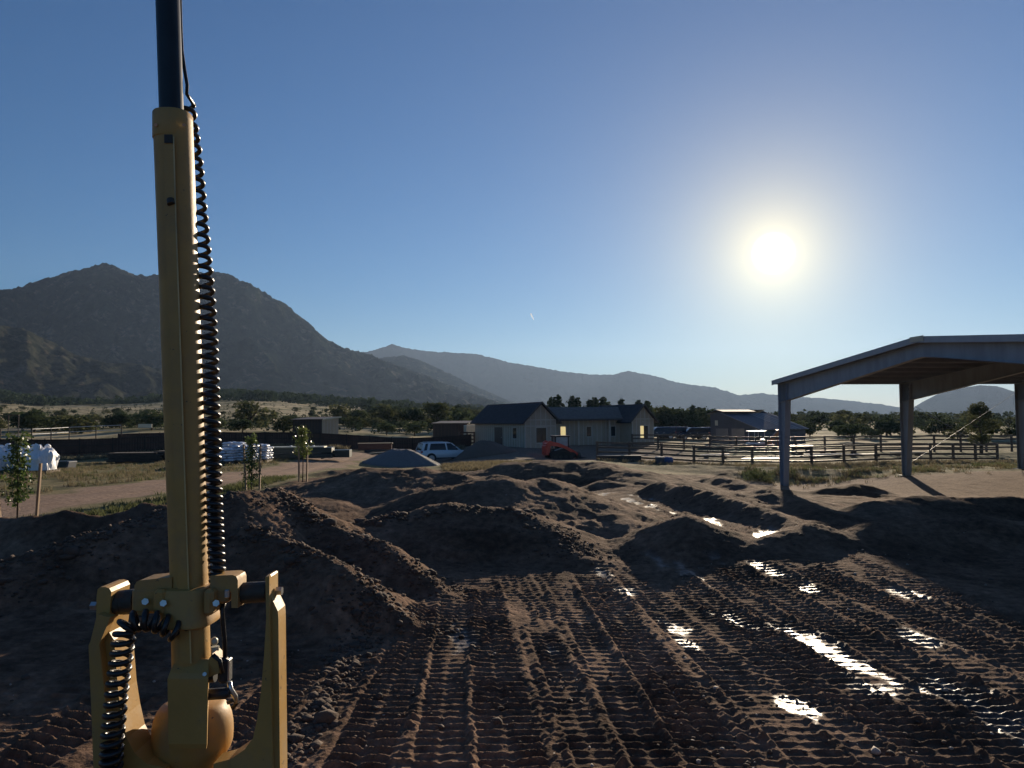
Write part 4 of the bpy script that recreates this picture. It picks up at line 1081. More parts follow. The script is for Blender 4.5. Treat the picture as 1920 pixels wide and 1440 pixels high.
# ==== PART3
# ------------------------------------------------------------------ cars
def make_car(name, label, group, paint, rails=True):
    c = lroot(name, label, 'car', group)
    # side profile stations along x (rear -2.38 .. front 2.38): bottom, shoulder height, half width
    stn = [(-2.38, .46, .86, .80), (-2.30, .38, 1.02, .90), (-1.9, .34, 1.08, .95), (-1.0, .32, 1.08, .97), (0, .32, 1.06, .97), (.9, .32, 1.03, .96), (1.5, .34, .98, .94), (2.05, .38, .88, .90), (2.28, .42, .76, .80), (2.38, .48, .66, .66)]
    rings = []
    for x, zb, zs, hw in stn:
        rings.append([(x, -hw+.06, zb), (x, -hw, zb+.10), (x, -hw-.01, (zb+zs)/2), (x, -hw+.02, zs-.10), (x, -hw+.09, zs), (x, -.3, zs+.035), (x, .3, zs+.035), (x, hw-.09, zs), (x, hw-.02, zs-.10), (x, hw+.01, (zb+zs)/2), (x, hw, zb+.10), (x, hw-.06, zb)])
    body = MB().loft(rings).build('body', paint, c, 40)
    # greenhouse of tinted glass
    def gr(x0, x1, x0t, x1t, z0, z1, hw0, hw1):
        return MB().loft([[(x0, -hw0, z0), (x1, -hw0+.05, z0-.03), (x1, hw0-.05, z0-.03), (x0, hw0, z0)], [((x0+x0t)/2-.02, -(hw0+hw1)/2-.01, (z0+z1)/2), ((x1+x1t)/2+.02, -(hw0+hw1)/2-.01, (z0+z1)/2), ((x1+x1t)/2+.02, (hw0+hw1)/2+.01, (z0+z1)/2), ((x0+x0t)/2-.02, (hw0+hw1)/2+.01, (z0+z1)/2)], [(x0t, -hw1, z1), (x1t, -hw1, z1), (x1t, hw1, z1), (x0t, hw1, z1)]])
    gr(-2.24, 1.28, -1.98, .45, 1.06, 1.68, .87, .70).build('glasshouse', M_CARGL, c, 50)
    roof = MB().loft([[(-2.06, -.70, 1.665), (-1.9, -.73, 1.66), (.42, -.73, 1.66), (.55, -.68, 1.64), (.55, .68, 1.64), (.42, .73, 1.66), (-1.9, .73, 1.66), (-2.06, .70, 1.665)], [(-2.1, -.60, 1.70), (-1.9, -.62, 1.735), (.25, -.62, 1.735), (.42, -.55, 1.70), (.42, .55, 1.70), (.25, .62, 1.735), (-1.9, .62, 1.735), (-2.1, .60, 1.70)]]).build('roof', paint, c, 40)
    for s in (-1, 1):
        for (a, b) in (((-2.22, 1.05), (-2.0, 1.67)), ((-1.72, 1.07), (-1.55, 1.67)), ((.0, 1.05), (-.08, 1.67)), ((1.27, 1.0), (.45, 1.66))):
            k = .11 if a[0] < -1.5 else .06
            MB().loft([[(a[0]-k, s*.885, a[1]), (a[0]+k, s*.885, a[1]), (a[0]+k, s*.86, a[1]), (a[0]-k, s*.86, a[1])], [(b[0]-k, s*.72, b[1]), (b[0]+k, s*.72, b[1]), (b[0]+k, s*.695, b[1]), (b[0]-k, s*.695, b[1])]]).build('pillar', paint, c)
        if rails: MB().tube([(-1.8, s*.66, 1.72), (-1.7, s*.66, 1.79), (.1, s*.66, 1.79), (.25, s*.66, 1.72)], .022, 6).build('roof_rail', M_STEEL, c)
        MB().bbox((1.05, s*1.04, 1.08), (.14, .20, .13), .03).build('door_mirror', paint, c)
        MB().bbox((-2.27, s*.80, .93), (.16, .24, .16), .03).build('tail_lamp', M_TAIL, c)
        MB().bbox((2.2, s*.72, .72), (.24, .22, .13), .03).build('headlight', M_GLASS, c)
        MB().box((-.3, s*.965, .36), (2.5, .05, .10)).build('sill_trim', M_BLKPL, c)
        for x in (-.45, .6): MB().box((x, s*.985, .93), (.16, .03, .035)).build('door_handle', M_STEEL, c)
        for x in (-1.45, 1.48):
            MB().tube([(x, s*.70, .38), (x, s*.985, .38)], .44, 20).build('wheel_arch', M_BLKPL, c)
            w = MB().tube([(x, s*.72, .36), (x, s*.74, .36), (x, s*.98, .36), (x, s*1.0, .36)], [.33, .37, .37, .33], 24).build('wheel', M_TYRE, c, 40)
            MB().tube([(x, s*.985, .36), (x, s*1.006, .36)], .18, 20).build('hub', M_RIM, w)
            m = MB()
            for q in range(10):
                a = 2*math.pi*q/10
                m.box((x+math.cos(a)*.15, s*1.008, .36+math.sin(a)*.15), (.21, .014, .045), Matrix.Rotation(-a, 3, 'Y'))
            m.tube([(x, s*.99, .36), (x, s*1.003, .36)], .27, 24)
            m.build('rim', M_RIM, w)
    MB().bbox((-2.36, 0, .52), (.14, 1.72, .22), .04).build('rear_bumper', paint, c)
    MB().bbox((2.34, 0, .50), (.14, 1.5, .2), .04).build('front_bumper', M_BLKPL, c)
    MB().box((-2.385, 0, .82), (.02, .5, .12)).build('number_plate', M_CREAM, c)
    MB().prism([(-2.255, -.66, 1.1), (-2.255, .66, 1.1), (-2.09, .58, 1.6), (-2.09, -.58, 1.6)], (-.02, 0, 0)).build('rear_window', M_CARGL, c)
    return c
suv = make_car('silver_suv', 'silver car with roof rails parked beside the grey gravel pile', None, M_SILVER)
g = on_ground(832, 72); suv.location = g; suv.scale = (1.09, 1.09, 1.06); suv.rotation_euler = (0, 0, R(24))
dk = None
specs = [(1234, 96, 'dark car parked nearest the house behind the rail fences', M_DKPAINT, 12), (1262, 99, 'dark car parked second from the house behind the rail fences', M_MARPAINT, 20), (1297, 98, 'dark car parked third from the house behind the rail fences', M_DKPAINT, 8), (1322, 102, 'dark car parked right beside the barn wall', M_MARPAINT, 15)]
for px, Y, lb, pt, a in specs:
    c = make_car('parked_car', lb, 'dark cars parked behind the rail fences', pt, False)
    c.location = on_ground(px, Y); c.rotation_euler = (0, 0, R(a+180)); c.scale = (.9, .9, .9)

# ------------------------------------------------------------------ red tracked loader
ld = lroot('tracked_loader', 'red compact tracked loader with black cab parked in front of the house', 'loader')
for s in (-1, 1):
    out = [(-1.15, .12), (-.95, .0), (.85, .0), (1.15, .22), (1.15, .42), (.95, .58), (-.2, .66), (-.95, .78), (-1.22, .5)]
    t = MB().prism([(x, s*.62, z) for x, z in out], (0, s*.30, 0)).build('track', M_TYRE, ld)
    for k in range(12): MB().box((-.95+.165*k, s*.77, .012), (.05, .29, .05)).build('track_lug', M_TYRE, t)
    for k in range(4): MB().tube([(-.7+.47*k, s*.915, .19), (-.7+.47*k, s*.94, .19)], .15, 14).build('roller', M_BLKPL, t)
    arm_ = [(-1.35, 1.05), (-1.42, 1.45), (-1.15, 1.62), (-.85, 1.50), (-.4, 1.42), (.3, 1.12), (1.15, .68), (1.45, .42), (1.30, .30), (1.0, .48), (.2, .90), (-.5, 1.12), (-1.0, 1.16)]
    a = MB().prism([(x, s*.60, z) for x, z in arm_], (0, s*.16, 0)).build('lift_arm', M_RED, ld)
    MB().tube([(-.75, s*.68, .75), (.1, s*.68, 1.0)], .045, 8).build('lift_cylinder', M_STEEL, a)
    MB().prism([(-1.4, s*.54, .55), (-1.15, s*.54, .55), (-1.0, s*.54, 1.4), (-1.35, s*.54, 1.5)], (0, s*.06, 0)).build('tower', M_RED, ld)
MB().bbox((-.25, 0, .62), (2.0, 1.06, .62), .06).build('body', M_BLKPL, ld)
e = MB().bbox((-1.32, 0, .78), (.42, 1.24, .86), .06).build('engine_door', M_RED, ld)
for k in range(6): MB().box((-1.54, -.42+.17*k, .78), (.03, .05, .6)).build('grille_bar', M_RED, e)
MB().bbox((-1.15, 0, 1.30), (.6, 1.1, .22), .06).build('engine_hood', M_RED, ld)
cab = MB().bbox((0, 0, 1.98), (1.5, 1.16, .12), .04).build('cab_roof', M_BLKPL, ld)
for x in (-.62, .62):
    for y in (-.5, .5): MB().box((x*(.96), y, 1.42), (.09, .09, 1.0)).build('cab_post', M_BLKPL, cab)
MB().bbox((.72, 0, 1.96), (.14, .9, .10), .03).build('work_lamp', M_CREAM, ld)
for s in (-1, 1): MB().box((0, s*.47, 1.5), (1.1, .012, .8)).build('side_glass', M_CABGL, cab)
MB().box((.62, 0, 1.45), (.012, .86, .85)).build('front_glass', M_CABGL, cab)
MB().box((-.1, 0, 1.15), (.5, .5, .5)).build('seat', M_BLKPL, cab)
bk = [(1.45, .05), (2.15, .03), (2.2, .08), (1.65, .16), (1.55, .5), (1.42, .62), (1.36, .4)]
MB().prism([(x, -.9, z) for x, z in bk], (0, 1.8, 0)).build('bucket', M_BLKPL, ld)
for x, y in ((.1, .3), (.55, -.3)): MB().tube([(x, y, 2.03), (x, y, 2.2)], .03, 6).build('beacon', M_BLKPL, ld)
ld.location = on_ground(1050, 66); ld.rotation_euler = (0, 0, R(14))

# ------------------------------------------------------------------ white open cart and orange machine by the barn
ct = lroot('utility_cart', 'small white open cart with a canopy roof in front of the barn', 'cart')
MB().bbox((0, 0, .55), (2.2, 1.1, .35), .08).build('body', M_CARTW, ct)
MB().bbox((-.3, 0, .95), (.5, 1.0, .5), .08).build('seat', M_BLKPL, ct)
MB().bbox((.85, 0, .85), (.5, 1.05, .4), .1).build('cowl', M_CARTW, ct)
for x in (-.75, .6):
    for y in (-.5, .5): MB().tube([(x, y, .7), (x*.9, y, 1.85)], .03, 6).build('canopy_post', M_CARTW, ct)
MB().bbox((-.08, 0, 1.9), (1.8, 1.2, .09), .03).build('canopy', M_CARTW, ct)
for x in (-.75, .8):
    for s in (-1, 1): MB().tube([(x, s*.42, .28), (x, s*.62, .28)], .28, 16).build('wheel', M_TYRE, ct)
ct.location = on_ground(1419, 79); ct.rotation_euler = (0, 0, R(20))
om = lroot('grain_elevator', 'faded orange slanted machine arm in front of the barn beside the cart', 'machine')
MB().loft([[(-1.0, -.2, .5), (-1.0, .2, .5), (-1.2, .2, .75), (-1.2, -.2, .75)], [(.5, -.2, 1.85), (.5, .2, 1.85), (.3, .2, 2.1), (.3, -.2, 2.1)]]).build('arm', M_ORANGE, om)
MB().bbox((.75, 0, 2.02), (1.3, .7, .09), .02).build('top_plate', M_CARTW, om)
for x in (-.6, .5):
    for y in (-.5, .5): MB().tube([(x*.4, y*.3, 1.2), (x, y, 0)], .04, 6).build('leg', M_ORANGE, om)
MB().tube([(-.8, -.6, .3), (-.8, .6, .3)], .05, 8).build('axle', M_BLKPL, om)
for y in (-.62, .62): MB().tube([(-.8, y-.06, .3), (-.8, y+.06, .3)], .3, 14).build('wheel', M_TYRE, om)
om.location = on_ground(1455, 78); om.rotation_euler = (0, 0, R(10))

# ------------------------------------------------------------------ heaps
def heap(name, label, cat, px, Y, rx, ry, h, flat, mat_, seed, rz=0):
    g = on_ground(px, Y)
    nr_, na_ = 34, 96
    T = np.linspace(0, 1, nr_); A = np.linspace(0, 2*np.pi, na_, endpoint=False)
    t, a = np.meshgrid(T, A, indexing='ij')
    wob = 1 + .10*fbm(np.cos(a)*1.3, np.sin(a)*1.3, 3, seed)
    x = t*rx*1.15*wob*np.cos(a); y = t*ry*1.15*wob*np.sin(a)
    z = h*np.clip(1.06 - np.sqrt(np.clip((t-flat)/(1-flat), 0, 1)**2 + .012), 0, 1) 
    z = np.where(t < flat, z.max()*(1-.03*(t/flat)**2), z)
    z = z + (.035*fbm(x.ravel()*5, y.ravel()*5, 3, seed).reshape(x.shape) + .05*fbm(x.ravel()*1.4, y.ravel()*1.4, 3, seed+2).reshape(x.shape))*np.clip(1.1-t, 0, 1)
    c, s = math.cos(rz), math.sin(rz)
    gx = g.x + x*c - y*s; gy = g.y + x*s + y*c
    zz = gzs(gx.ravel(), gy.ravel()).reshape(x.shape)
    zz = zz*t + g.z*(1-t)
    V_ = np.stack([(gx-g.x).ravel(), (gy-g.y).ravel(), (zz + z - .06*(t > .97) - g.z).ravel()], 1)
    o = grid_mesh(name, V_, nr_, na_, True, mat_, {})
    o.location = g
    return tag(o, label, cat)
heap('gravel_pile', 'grey gravel pile with a flat top beside the silver car', 'gravel pile', 752, 52, 2.4, 2.0, 1.2, .2, M_GRAV, 4)
heap('dirt_pile', 'brown dirt pile between the silver car and the house wall', 'dirt pile', 908, 70.5, 2.7, 2.2, 1.42, .10, M_DIRTP, 9)

# ------------------------------------------------------------------ white bulk bags, pallets, sacks
def pallet(g, label, group, rz=0, w=1.2):
    p = root('pallet', g, label, 'pallet', group)
    M_ = rotz(rz)
    for k in range(5): MB().box(g + M_ @ Vector((0, -w/2+.1+(w-.2)*k/4, .125)), (w, .12, .025), M_).build('deck_board', M_PALLET, p)
    for k in range(3): MB().box(g + M_ @ Vector((-w/2+.08+(w-.16)*k/2, 0, .055)), (.09, w, .11), M_).build('bearer', M_PALLET, p)
    return p
def bulk_bag(g, label, seed, w, h, rz):
    n = 72; K = 26; rings = []
    A_ = np.linspace(0, 2*np.pi, n, endpoint=False)
    for k in range(K+1):
        t = k/K
        s = 1.0 if t < .55 else max(0.02, (1-((t-.55)/.45)**2.2))**.62
        e = 3.4 - 1.2*t
        ca, sa = np.cos(A_), np.sin(A_)
        rx = np.sign(ca)*np.abs(ca)**(2/e); ry = np.sign(sa)*np.abs(sa)**(2/e)
        # hanging folds, sharper towards the top, and soft slumped lumps
        fold = np.abs(fbm(A_*3.2 + seed*7, A_*0 + t*1.1, 3, seed))*.24*(.35+t) - .04
        lump = .16*fbm(ca*1.6 + seed, sa*1.6 + t*1.4, 3, seed+5)*(.4+t)
        rr_ = w/2*s*(1 + fold + lump)
        zz = h*(t + (.22*fbm(ca*1.5*s + seed, sa*1.5*s, 3, seed+9) + .10*fbm(ca*4*s, sa*4*s + seed, 2, seed+2))*t*t)
        rings.append([g + rotz(rz) @ Vector((float(rx[i]*rr_[i]), float(ry[i]*rr_[i]), float(max(0, zz[i])))) for i in range(n)])
    b = root('bulk_bag', g, label, 'bag', 'white bulk bags at the far left')
    MB().loft(rings).build('bag_body', M_WHITE, b, 50)
    for q in range(3):
        a = q*2.1 + seed; c = g + Vector((math.cos(a)*w*.25, math.sin(a)*w*.25, h*.90))
        pts = [c + Vector((math.cos(a+.4)*.13*math.cos(u_), math.sin(a+.4)*.13*math.cos(u_), .15*math.sin(u_))) for u_ in np.linspace(-.2, 3.3, 8)]
        MB().tube(pts, [.04, .06, .075, .08, .07, .06, .05, .03], 8).build('lifting_loop', M_WHITE, b, True)
    return b
for px, Y, lb, sd, w, h in ((76, 34, 'white bulk bag on a pallet, rightmost of the three at the far left', 3, 1.22, 1.04), (32, 34.6, 'white bulk bag behind the staked sapling, middle of the three', 8, 1.2, 1.1), (-12, 34, 'white bulk bag cut by the left picture edge', 13, 1.15, 1.02)):
    g = on_ground(px, Y); 
    pallet(g, lb.replace('white bulk bag', 'wooden pallet under the white bulk bag').split(',')[0] if sd != 3 else 'wooden pallet under the rightmost white bulk bag', 'pallets under bulk bags', .1, 1.25)
    bulk_bag(g + Vector((0, 0, .14)), lb, sd, w, h, .1)

sack_me = None
def sack_mesh():
    rings = []
    for k in range(9):
        t = k/8*2-1; s = math.sqrt(max(0, 1-abs(t)**3.5))
        s = max(s, .12)
        ring = []
        for i in range(14):
            a = 2*math.pi*i/14
            ring.append((t*.33, math.cos(a)*.21*(.55+.45*s) + .008*math.sin(5*t+a), .085 + math.sin(a)*.088*s + .01*math.sin(7*t)))
        rings.append(ring)
    return MB().loft(rings)
sack0 = sack_mesh().build('sack', M_SACK, None, True, loc=(0, 0, 0))
placed = False
stacks = [(424, 44.5, 5, 'left'), (462, 45.0, 6, 'middle'), (488, 46.5, 6, 'right'), (442, 47.2, 7, 'rear')]
for px, Y, rows, nm in stacks:
    g = on_ground(px, Y)
    pallet(g, 'wooden pallet under the %s stack of pale sacks' % nm, 'pallets under pale sacks', .05, 1.25)
    for r_ in range(rows):
        for i in range(2):
            for j in range(3):
                if r_ == rows-1 and random.random() < .3: continue
                o = sack0 if not placed else sack0.copy()
                if placed: COL.objects.link(o)
                placed = True
                odd = r_ % 2
                x = (-.33+.66*i); y = (-.42+.42*j)
                if odd: x, y = y, x
                o.location = g + Vector((x + random.uniform(-.04, .04), y + random.uniform(-.04, .04), .135 + r_*.155 + random.uniform(0, .012)))
                o.rotation_euler = (random.uniform(-.05, .05), random.uniform(-.06, .06), (math.pi/2 if odd else 0) + random.uniform(-.08, .08))
                tag(o, 'pale plastic sack, %s layer, %s %s, in the %s pallet stack' % (('lowest', 'second', 'third', 'fourth', 'fifth', 'sixth', 'seventh')[r_], ('front', 'middle', 'back')[j] if not odd else ('front', 'back')[i], ('left', 'right')[i] if not odd else ('left', 'centre', 'right')[j], nm), 'sack', 'pale sacks stacked on pallets')
fs_ = sack0.copy(); COL.objects.link(fs_); fs_.location = on_ground(400, 43.3, .0); fs_.rotation_euler = (0, .1, .7); tag(fs_, 'single pale sack lying on the ground left of the stacks', 'sack')

# ------------------------------------------------------------------ timber, steel and junk stacks
def bundle(name, label, cat, px, Y, rz, items, mats, base=None):
    g = on_ground(px, Y); r = root(name, g, label, cat)
    M_ = rotz(rz)
    for (x, y, z, dx, dy, dz, k, pn_) in items:
        MB().bbox(g + M_ @ Vector((x, y, z)), (dx, dy, dz), .012, M_ @ Matrix.Rotation(random.uniform(-.015, .015), 3, 'Z')).build(pn_, mats[k], r)
    return r
rnd = random.Random(3)
it = []
for lay in range(6):
    for k in range(5):
        it.append((rnd.uniform(-.15, .15), -.8+.4*k+rnd.uniform(-.03, .03), .12+.115*lay, 3.9+rnd.uniform(-.3, .3), .32, .09, 0, 'board'))
for x in (-1.3, 1.3): it.append((x, 0, .04, .12, 2.0, .08, 0, 'bearer'))
bundle('lumber_stack', 'dark weathered board stack in front of the brown fence, left of the mast', 'lumber stack', 262, 57, .05, it, [M_LUMD])
it = []
for lay in range(5):
    for k in range(4): it.append((rnd.uniform(-.1, .1), -.6+.4*k, .12+.13*lay, 2.2, .33, .1, 0, 'board'))
bundle('lumber_stack', 'small dark board stack right behind the yellow mast', 'lumber stack', 325, 57.5, .05, it, [M_LUMD])
it = [(0, 0, .20, 5.6, 1.3, .30, 0, 'steel_bundle'), (.1, 0, .58, 5.3, 1.25, .36, 0, 'steel_bundle'), (-.2, -.05, .80, 4.9, 1.3, .07, 1, 'lid_sheet'), (2.9, .6, .3, 1.9, 1.2, .5, 0, 'steel_bundle')]
for k in range(4): it.append((-2.1+1.4*k, 0, .02, .1, 1.4, .05, 2, 'bearer'))
for k in range(3): it.append((-1.6+1.5*k, .1, .86, .12, .3, .05, 3, 'strap_block'))
bundle('steel_stack', 'long low stack of dark green steel with a cream top behind the young trees', 'steel stack', 548, 51, R(4), it, [M_TARP, M_CREAM, M_LUMD, M_SACK])
it = [(0, .5, .62, 3.0, 1.5, .55, 0, 'red_bin'), (0, .5, .93, 3.2, 1.6, .06, 1, 'lid'), (.4, .2, .22, 2.6, 1.6, .3, 2, 'base_frame')]
bundle('red_trailer', 'dark red low trailer in front of the brown fence left of the silver car', 'trailer', 703, 69, R(6), it, [M_MARPAINT, M_LUMD, M_BLKPL])
for k, (px, Y, L, z, rz, lb) in enumerate([(716, 64, 2.2, .28, .25, 'upper pale plank on the scrap heap by the red trailer'), (722, 63.6, 2.6, .10, -.15, 'lower pale plank leaning out of the scrap heap'), (731, 65, 1.8, .34, .5, 'short pale plank at the right of the scrap heap')]):
    g = on_ground(px, Y)
    o = MB().bbox(g + Vector((0, 0, z)), (L, .28, .06), .012, rotz(rz) @ Matrix.Rotation(.06*(k-1), 3, 'Y')).build('plank', M_LUML)
    tag(o, lb, 'plank', 'scrap by the red trailer')
g = on_ground(719, 64.4); s = root('scrap_heap', g, 'low heap of dark scrap timber beside the red trailer', 'scrap')
for k in range(9): MB().bbox(g + Vector((rnd.uniform(-1.1, 1.2), rnd.uniform(-.4, .5), .06+.035*k)), (rnd.uniform(.6, 1.9), .2, .09), .01, rotz(rnd.uniform(-.6, .6))).build('scrap_board', M_LUMD, s)
g = on_ground(118, 46); t = root('storage_crate', g, 'dark open crate on the ground right of the white bulk bags', 'crate')
MB().bbox(g + Vector((0, 0, .26)), (1.1, .9, .5), .03).build('body', M_TARP, t)
MB().bbox(g + Vector((.62, -.1, .25)), (.12, .9, .5), .02, Matrix.Rotation(.25, 3, 'Y')).build('leaning_lid', M_BARNW, t)
# pale boards, sheets and pipes lying behind the rail fence on the right
lst = [(1425, 64, 3.2, .06, M_PALESH, 'sheet'), (1500, 66, 4.0, .10, M_LUML, 'board'), (1520, 68, 3.4, .35, M_PALESH, 'sheet'), (1545, 65, 3.6, .2, M_PIPE, 'pipe'), (1475, 67, 3.0, .3, M_PIPE, 'pipe'), (1580, 67, 3.0, .45, M_LUML, 'board'), (1340, 65, 2.6, .2, M_PIPE, 'pipe'), (1620, 66, 3.5, .2, M_PALESH, 'sheet'), (1500, 71, 2.2, .75, M_CREAM, 'sheet'), (1700, 67, 3.0, .3, M_LUML, 'board')]
words = ['left of the first pavilion column', 'just right of the first pavilion column', 'upper one right of the first pavilion column', 'lower one midway between pavilion columns', 'behind the first pavilion column', 'higher one midway between pavilion columns', 'in front of the barn wall', 'near the second pavilion column', 'at the right barn corner', 'right of the second pavilion column']
for (px, Y, L, z, mt, kd), wd in zip(lst, words):
    g = on_ground(px, Y)
    nm = {'sheet': 'metal_sheet', 'board': 'timber_board', 'pipe': 'steel_pipe'}[kd]
    t_ = root(nm, g, 'pale %s lying behind the rail fence, %s' % (nm.replace('_', ' '), wd), kd, 'stored steel and timber behind the rail fence')
    m = MB()
    if kd == 'pipe': m.tube([g + Vector((-L/2, 0, z+.06)), g + Vector((L/2, .3, z+.08))], .07, 10)
    else: m.bbox(g + Vector((0, 0, z)), (L, .7 if kd == 'sheet' else .3, .04 if kd == 'sheet' else .1), .01, rotz(rnd.uniform(-.15, .15)))
    m.build(kd, mt, t_)
    for sx in (-.3, .3): MB().box(g + Vector((sx*L, 0, z/2-.03)), (.3, .5, max(.05, z-.03))).build('bearer', M_LUMD, t_)
g = on_ground(1160, 55.5); t = root('water_trough', g, 'long dark trough at the foot of the rail fence', 'trough')
MB().bbox(g + Vector((0, 0, .2)), (3.2, .7, .42), .04, rotz(-.1)).build('tub', M_BLKPL, t)
MB().bbox(g + Vector((0, 0, .43)), (3.3, .8, .05), .02, rotz(-.1)).build('rim', M_RAILW, t)
g = on_ground(1249, 55.5); t = root('blue_barrel', g, 'blue plastic barrel lying by the rail fence posts', 'barrel')
MB().tube([g + Vector((-.45, 0, .28)), g + Vector((-.40, 0, .28)), g + Vector((0, .02, .28)), g + Vector((.4, .04, .28)), g + Vector((.45, .04, .28))], [.2, .27, .29, .27, .2], 20).build('drum', M_BLUEP, t, 40)
MB().tube([g + Vector((-.06, 0, .28)), g + Vector((.06, .01, .28))], .3, 20).build('hoop', M_BLUEP, t)
g = on_ground(1236, 55.4); t = root('pump_box', g, 'small grey box standing left of the blue barrel', 'box')
MB().bbox(g + Vector((0, 0, .25)), (.6, .5, .5), .03).build('case', M_BARNW, t); MB().bbox(g + Vector((0, 0, .52)), (.66, .56, .05), .02).build('lid', M_PIPE, t)
for k, (px, Y, dx, rz, lb) in enumerate([(1190, 53, 1.2, .0, 'short pale offcut board lying in front of the trough'), (1270, 54, 1.0, -.7, 'white bent pipe lying right of the blue barrel'), (1547, 54, .6, 1.2, 'small white scrap lying in front of the rail fence')]):
    g = on_ground(px, Y, .05)
    tag(MB().bbox(g, (dx, .12, .05), .01, rotz(rz)).build('offcut', M_CREAM), lb, 'offcut', 'offcuts on the ground')

# ------------------------------------------------------------------ plants
def leaf_cloud(pts, size, rnd_, aspect=.55, droop=0.0):
    n = len(pts)
    d = rnd_.normal(size=(n, 3)); d[:, 2] = d[:, 2]*.7 - droop; d /= np.linalg.norm(d, axis=1)[:, None]
    e = rnd_.normal(size=(n, 3)); e -= d*(e*d).sum(1)[:, None]; e /= np.linalg.norm(e, axis=1)[:, None]
    s = (size*rnd_.uniform(.6, 1.35, n))[:, None]
    a = pts - d*s*.5; b = pts + e*s*aspect*.5; c = pts + d*s*.5; f = pts - e*s*aspect*.5
    return np.stack([a, b, c, f], 1).reshape(-1, 3)
def quads_mesh(name, V_, mat_):
    n = len(V_)//4
    me = bpy.data.meshes.new(name)
    me.vertices.add(len(V_)); me.vertices.foreach_set('co', V_.astype(np.float32).ravel())
    me.loops.add(n*4); me.loops.foreach_set('vertex_index', np.arange(n*4, dtype=np.int32))
    me.polygons.add(n); me.polygons.foreach_set('loop_start', np.arange(0, n*4, 4, dtype=np.int32))
    me.update(calc_edges=True); me.materials.append(mat_); return me
def lump_points(rnd_, lumps, n):
    w = np.array([l[3]**2 for l in lumps]); w = w/w.sum()
    k = rnd_.choice(len(lumps), n, p=w)
    L = np.array(lumps)[k]
    d = rnd_.normal(size=(n, 3)); d /= np.linalg.norm(d, axis=1)[:, None]
    rad = L[:, 3]*(rnd_.uniform(.35, 1.0, n)**.45)*(1+.18*rnd_.normal(size=n)*.6)
    p = L[:, :3] + d*rad[:, None]*np.array([1, 1, .85])
    return p
def tree_variant(kind, seed):
    q = np.random.default_rng(seed); lumps = []
    if kind == 'juniper':        # wide low dome to the ground, height 1 unit
        for k in range(9):
            a = q.uniform(0, 6.28); r = q.uniform(.1, .42); lumps.append((math.cos(a)*r, math.sin(a)*r, q.uniform(.28, .62), q.uniform(.2, .32)))
        lumps.append((0, 0, .68, .26)); n, sz = 900, .12
    elif kind == 'oak':
        for k in range(12):
            a = q.uniform(0, 6.28); r = q.uniform(.15, .55); lumps.append((math.cos(a)*r, math.sin(a)*r, q.uniform(.16, .75), q.uniform(.16, .27)))
        lumps.append((0, 0, .72, .26)); n, sz = 900, .11
    else:
        for k in range(14):
            t = k/13; r = (1-t)*.20+.03; a = k*2.4
            lumps.append((math.cos(a)*r*.9, math.sin(a)*r*.9, .30+.62*t, .17*(1-t*.6)))
        n, sz = 900, .085
    p = lump_points(q, lumps, n); p[:, 2] = np.maximum(p[:, 2], .03 + q.uniform(0, .08, n))
    V_ = leaf_cloud(p, sz, q, .7)
    return V_
VAR = {}
for kind, mt, ns in (('juniper', M_JUN, 5), ('oak', M_OAK, 4), ('pine', M_PINE, 4)):
    VAR[kind] = []
    for s in range(ns):
        V_ = tree_variant(kind, 40+s*7+len(kind))
        cm = quads_mesh('crown', V_, mt)
        tr = MB(); q = random.Random(s)
        hgt = .8 if kind == 'pine' else .5
        tr.tube([(0, 0, -.06), (.015, 0, .15), (.0, .02, hgt)], [.045, .035, .012], 7)
        for k in range(4):
            a = q.uniform(0, 6.28); z0 = q.uniform(.12, .35); tr.tube([(0, 0, z0), (math.cos(a)*.15, math.sin(a)*.15, z0+.15), (math.cos(a)*.3, math.sin(a)*.3, z0+.28)], [.02, .014, .005], 5)
        tm = bpy.data.meshes.new('trunk'); tm.from_pydata([tuple(v) for v in tr.v], [], tr.f); tm.materials.append(M_BARK)
        VAR[kind].append((cm, tm))
def plant_tree(name, kind, v, loc, h, wide, rz, label, group, cat='tree'):
    e = empty(name, loc, rz, label, cat, group); e.scale = (h*wide, h*wide, h)
    cm, tm = VAR[kind][v % len(VAR[kind])]
    for nm, me in (('trunk', tm), ('crown', cm)):
        o = bpy.data.objects.new(nm, me); COL.objects.link(o); o.parent = e
    return e
tq = random.Random(21)
T = []   # px, Y, height, wide, kind, name, label, group
named = [ # notable ones
 (285,105,3.3,1.25,'juniper','round dark juniper directly behind the corral fence left of the mast'), (225,118,3.0,1.3,'juniper','round juniper left of the big one behind the corral fence'), (150,100,2.6,1.9,'oak','wide low grey-green scrub bush behind the corral fence'),
 (65,103,3.6,1.3,'juniper','big dark juniper behind the pipe frame at the far left'), (470,130,5.2,1.1,'oak','tall bushy oak rising behind the sacks, right of the coiled cable'), (455,104,2.2,1.4,'juniper','small round juniper behind the fence just above the sacks'),
 (582,108,2.6,1.3,'oak','round bush right behind the dark shed roof'), (668,150,3.8,1.2,'juniper','round juniper right of the dark shed'), (715,150,4.8,1.2,'oak','tall oak clump between the shed and the silver car'),
 (780,150,4.4,1.2,'juniper','dark round juniper above the silver car'), (820,140,5.5,1.2,'oak','tall broad oak left of the house roof'), (860,130,4.6,1.1,'juniper','dark juniper touching the left house roof'), (895,125,3.4,1.1,'juniper','pointed juniper at the left house corner')]
for px, Y, h, w, k, lb in named: T.append((px, Y, h, w, k, lb, None))
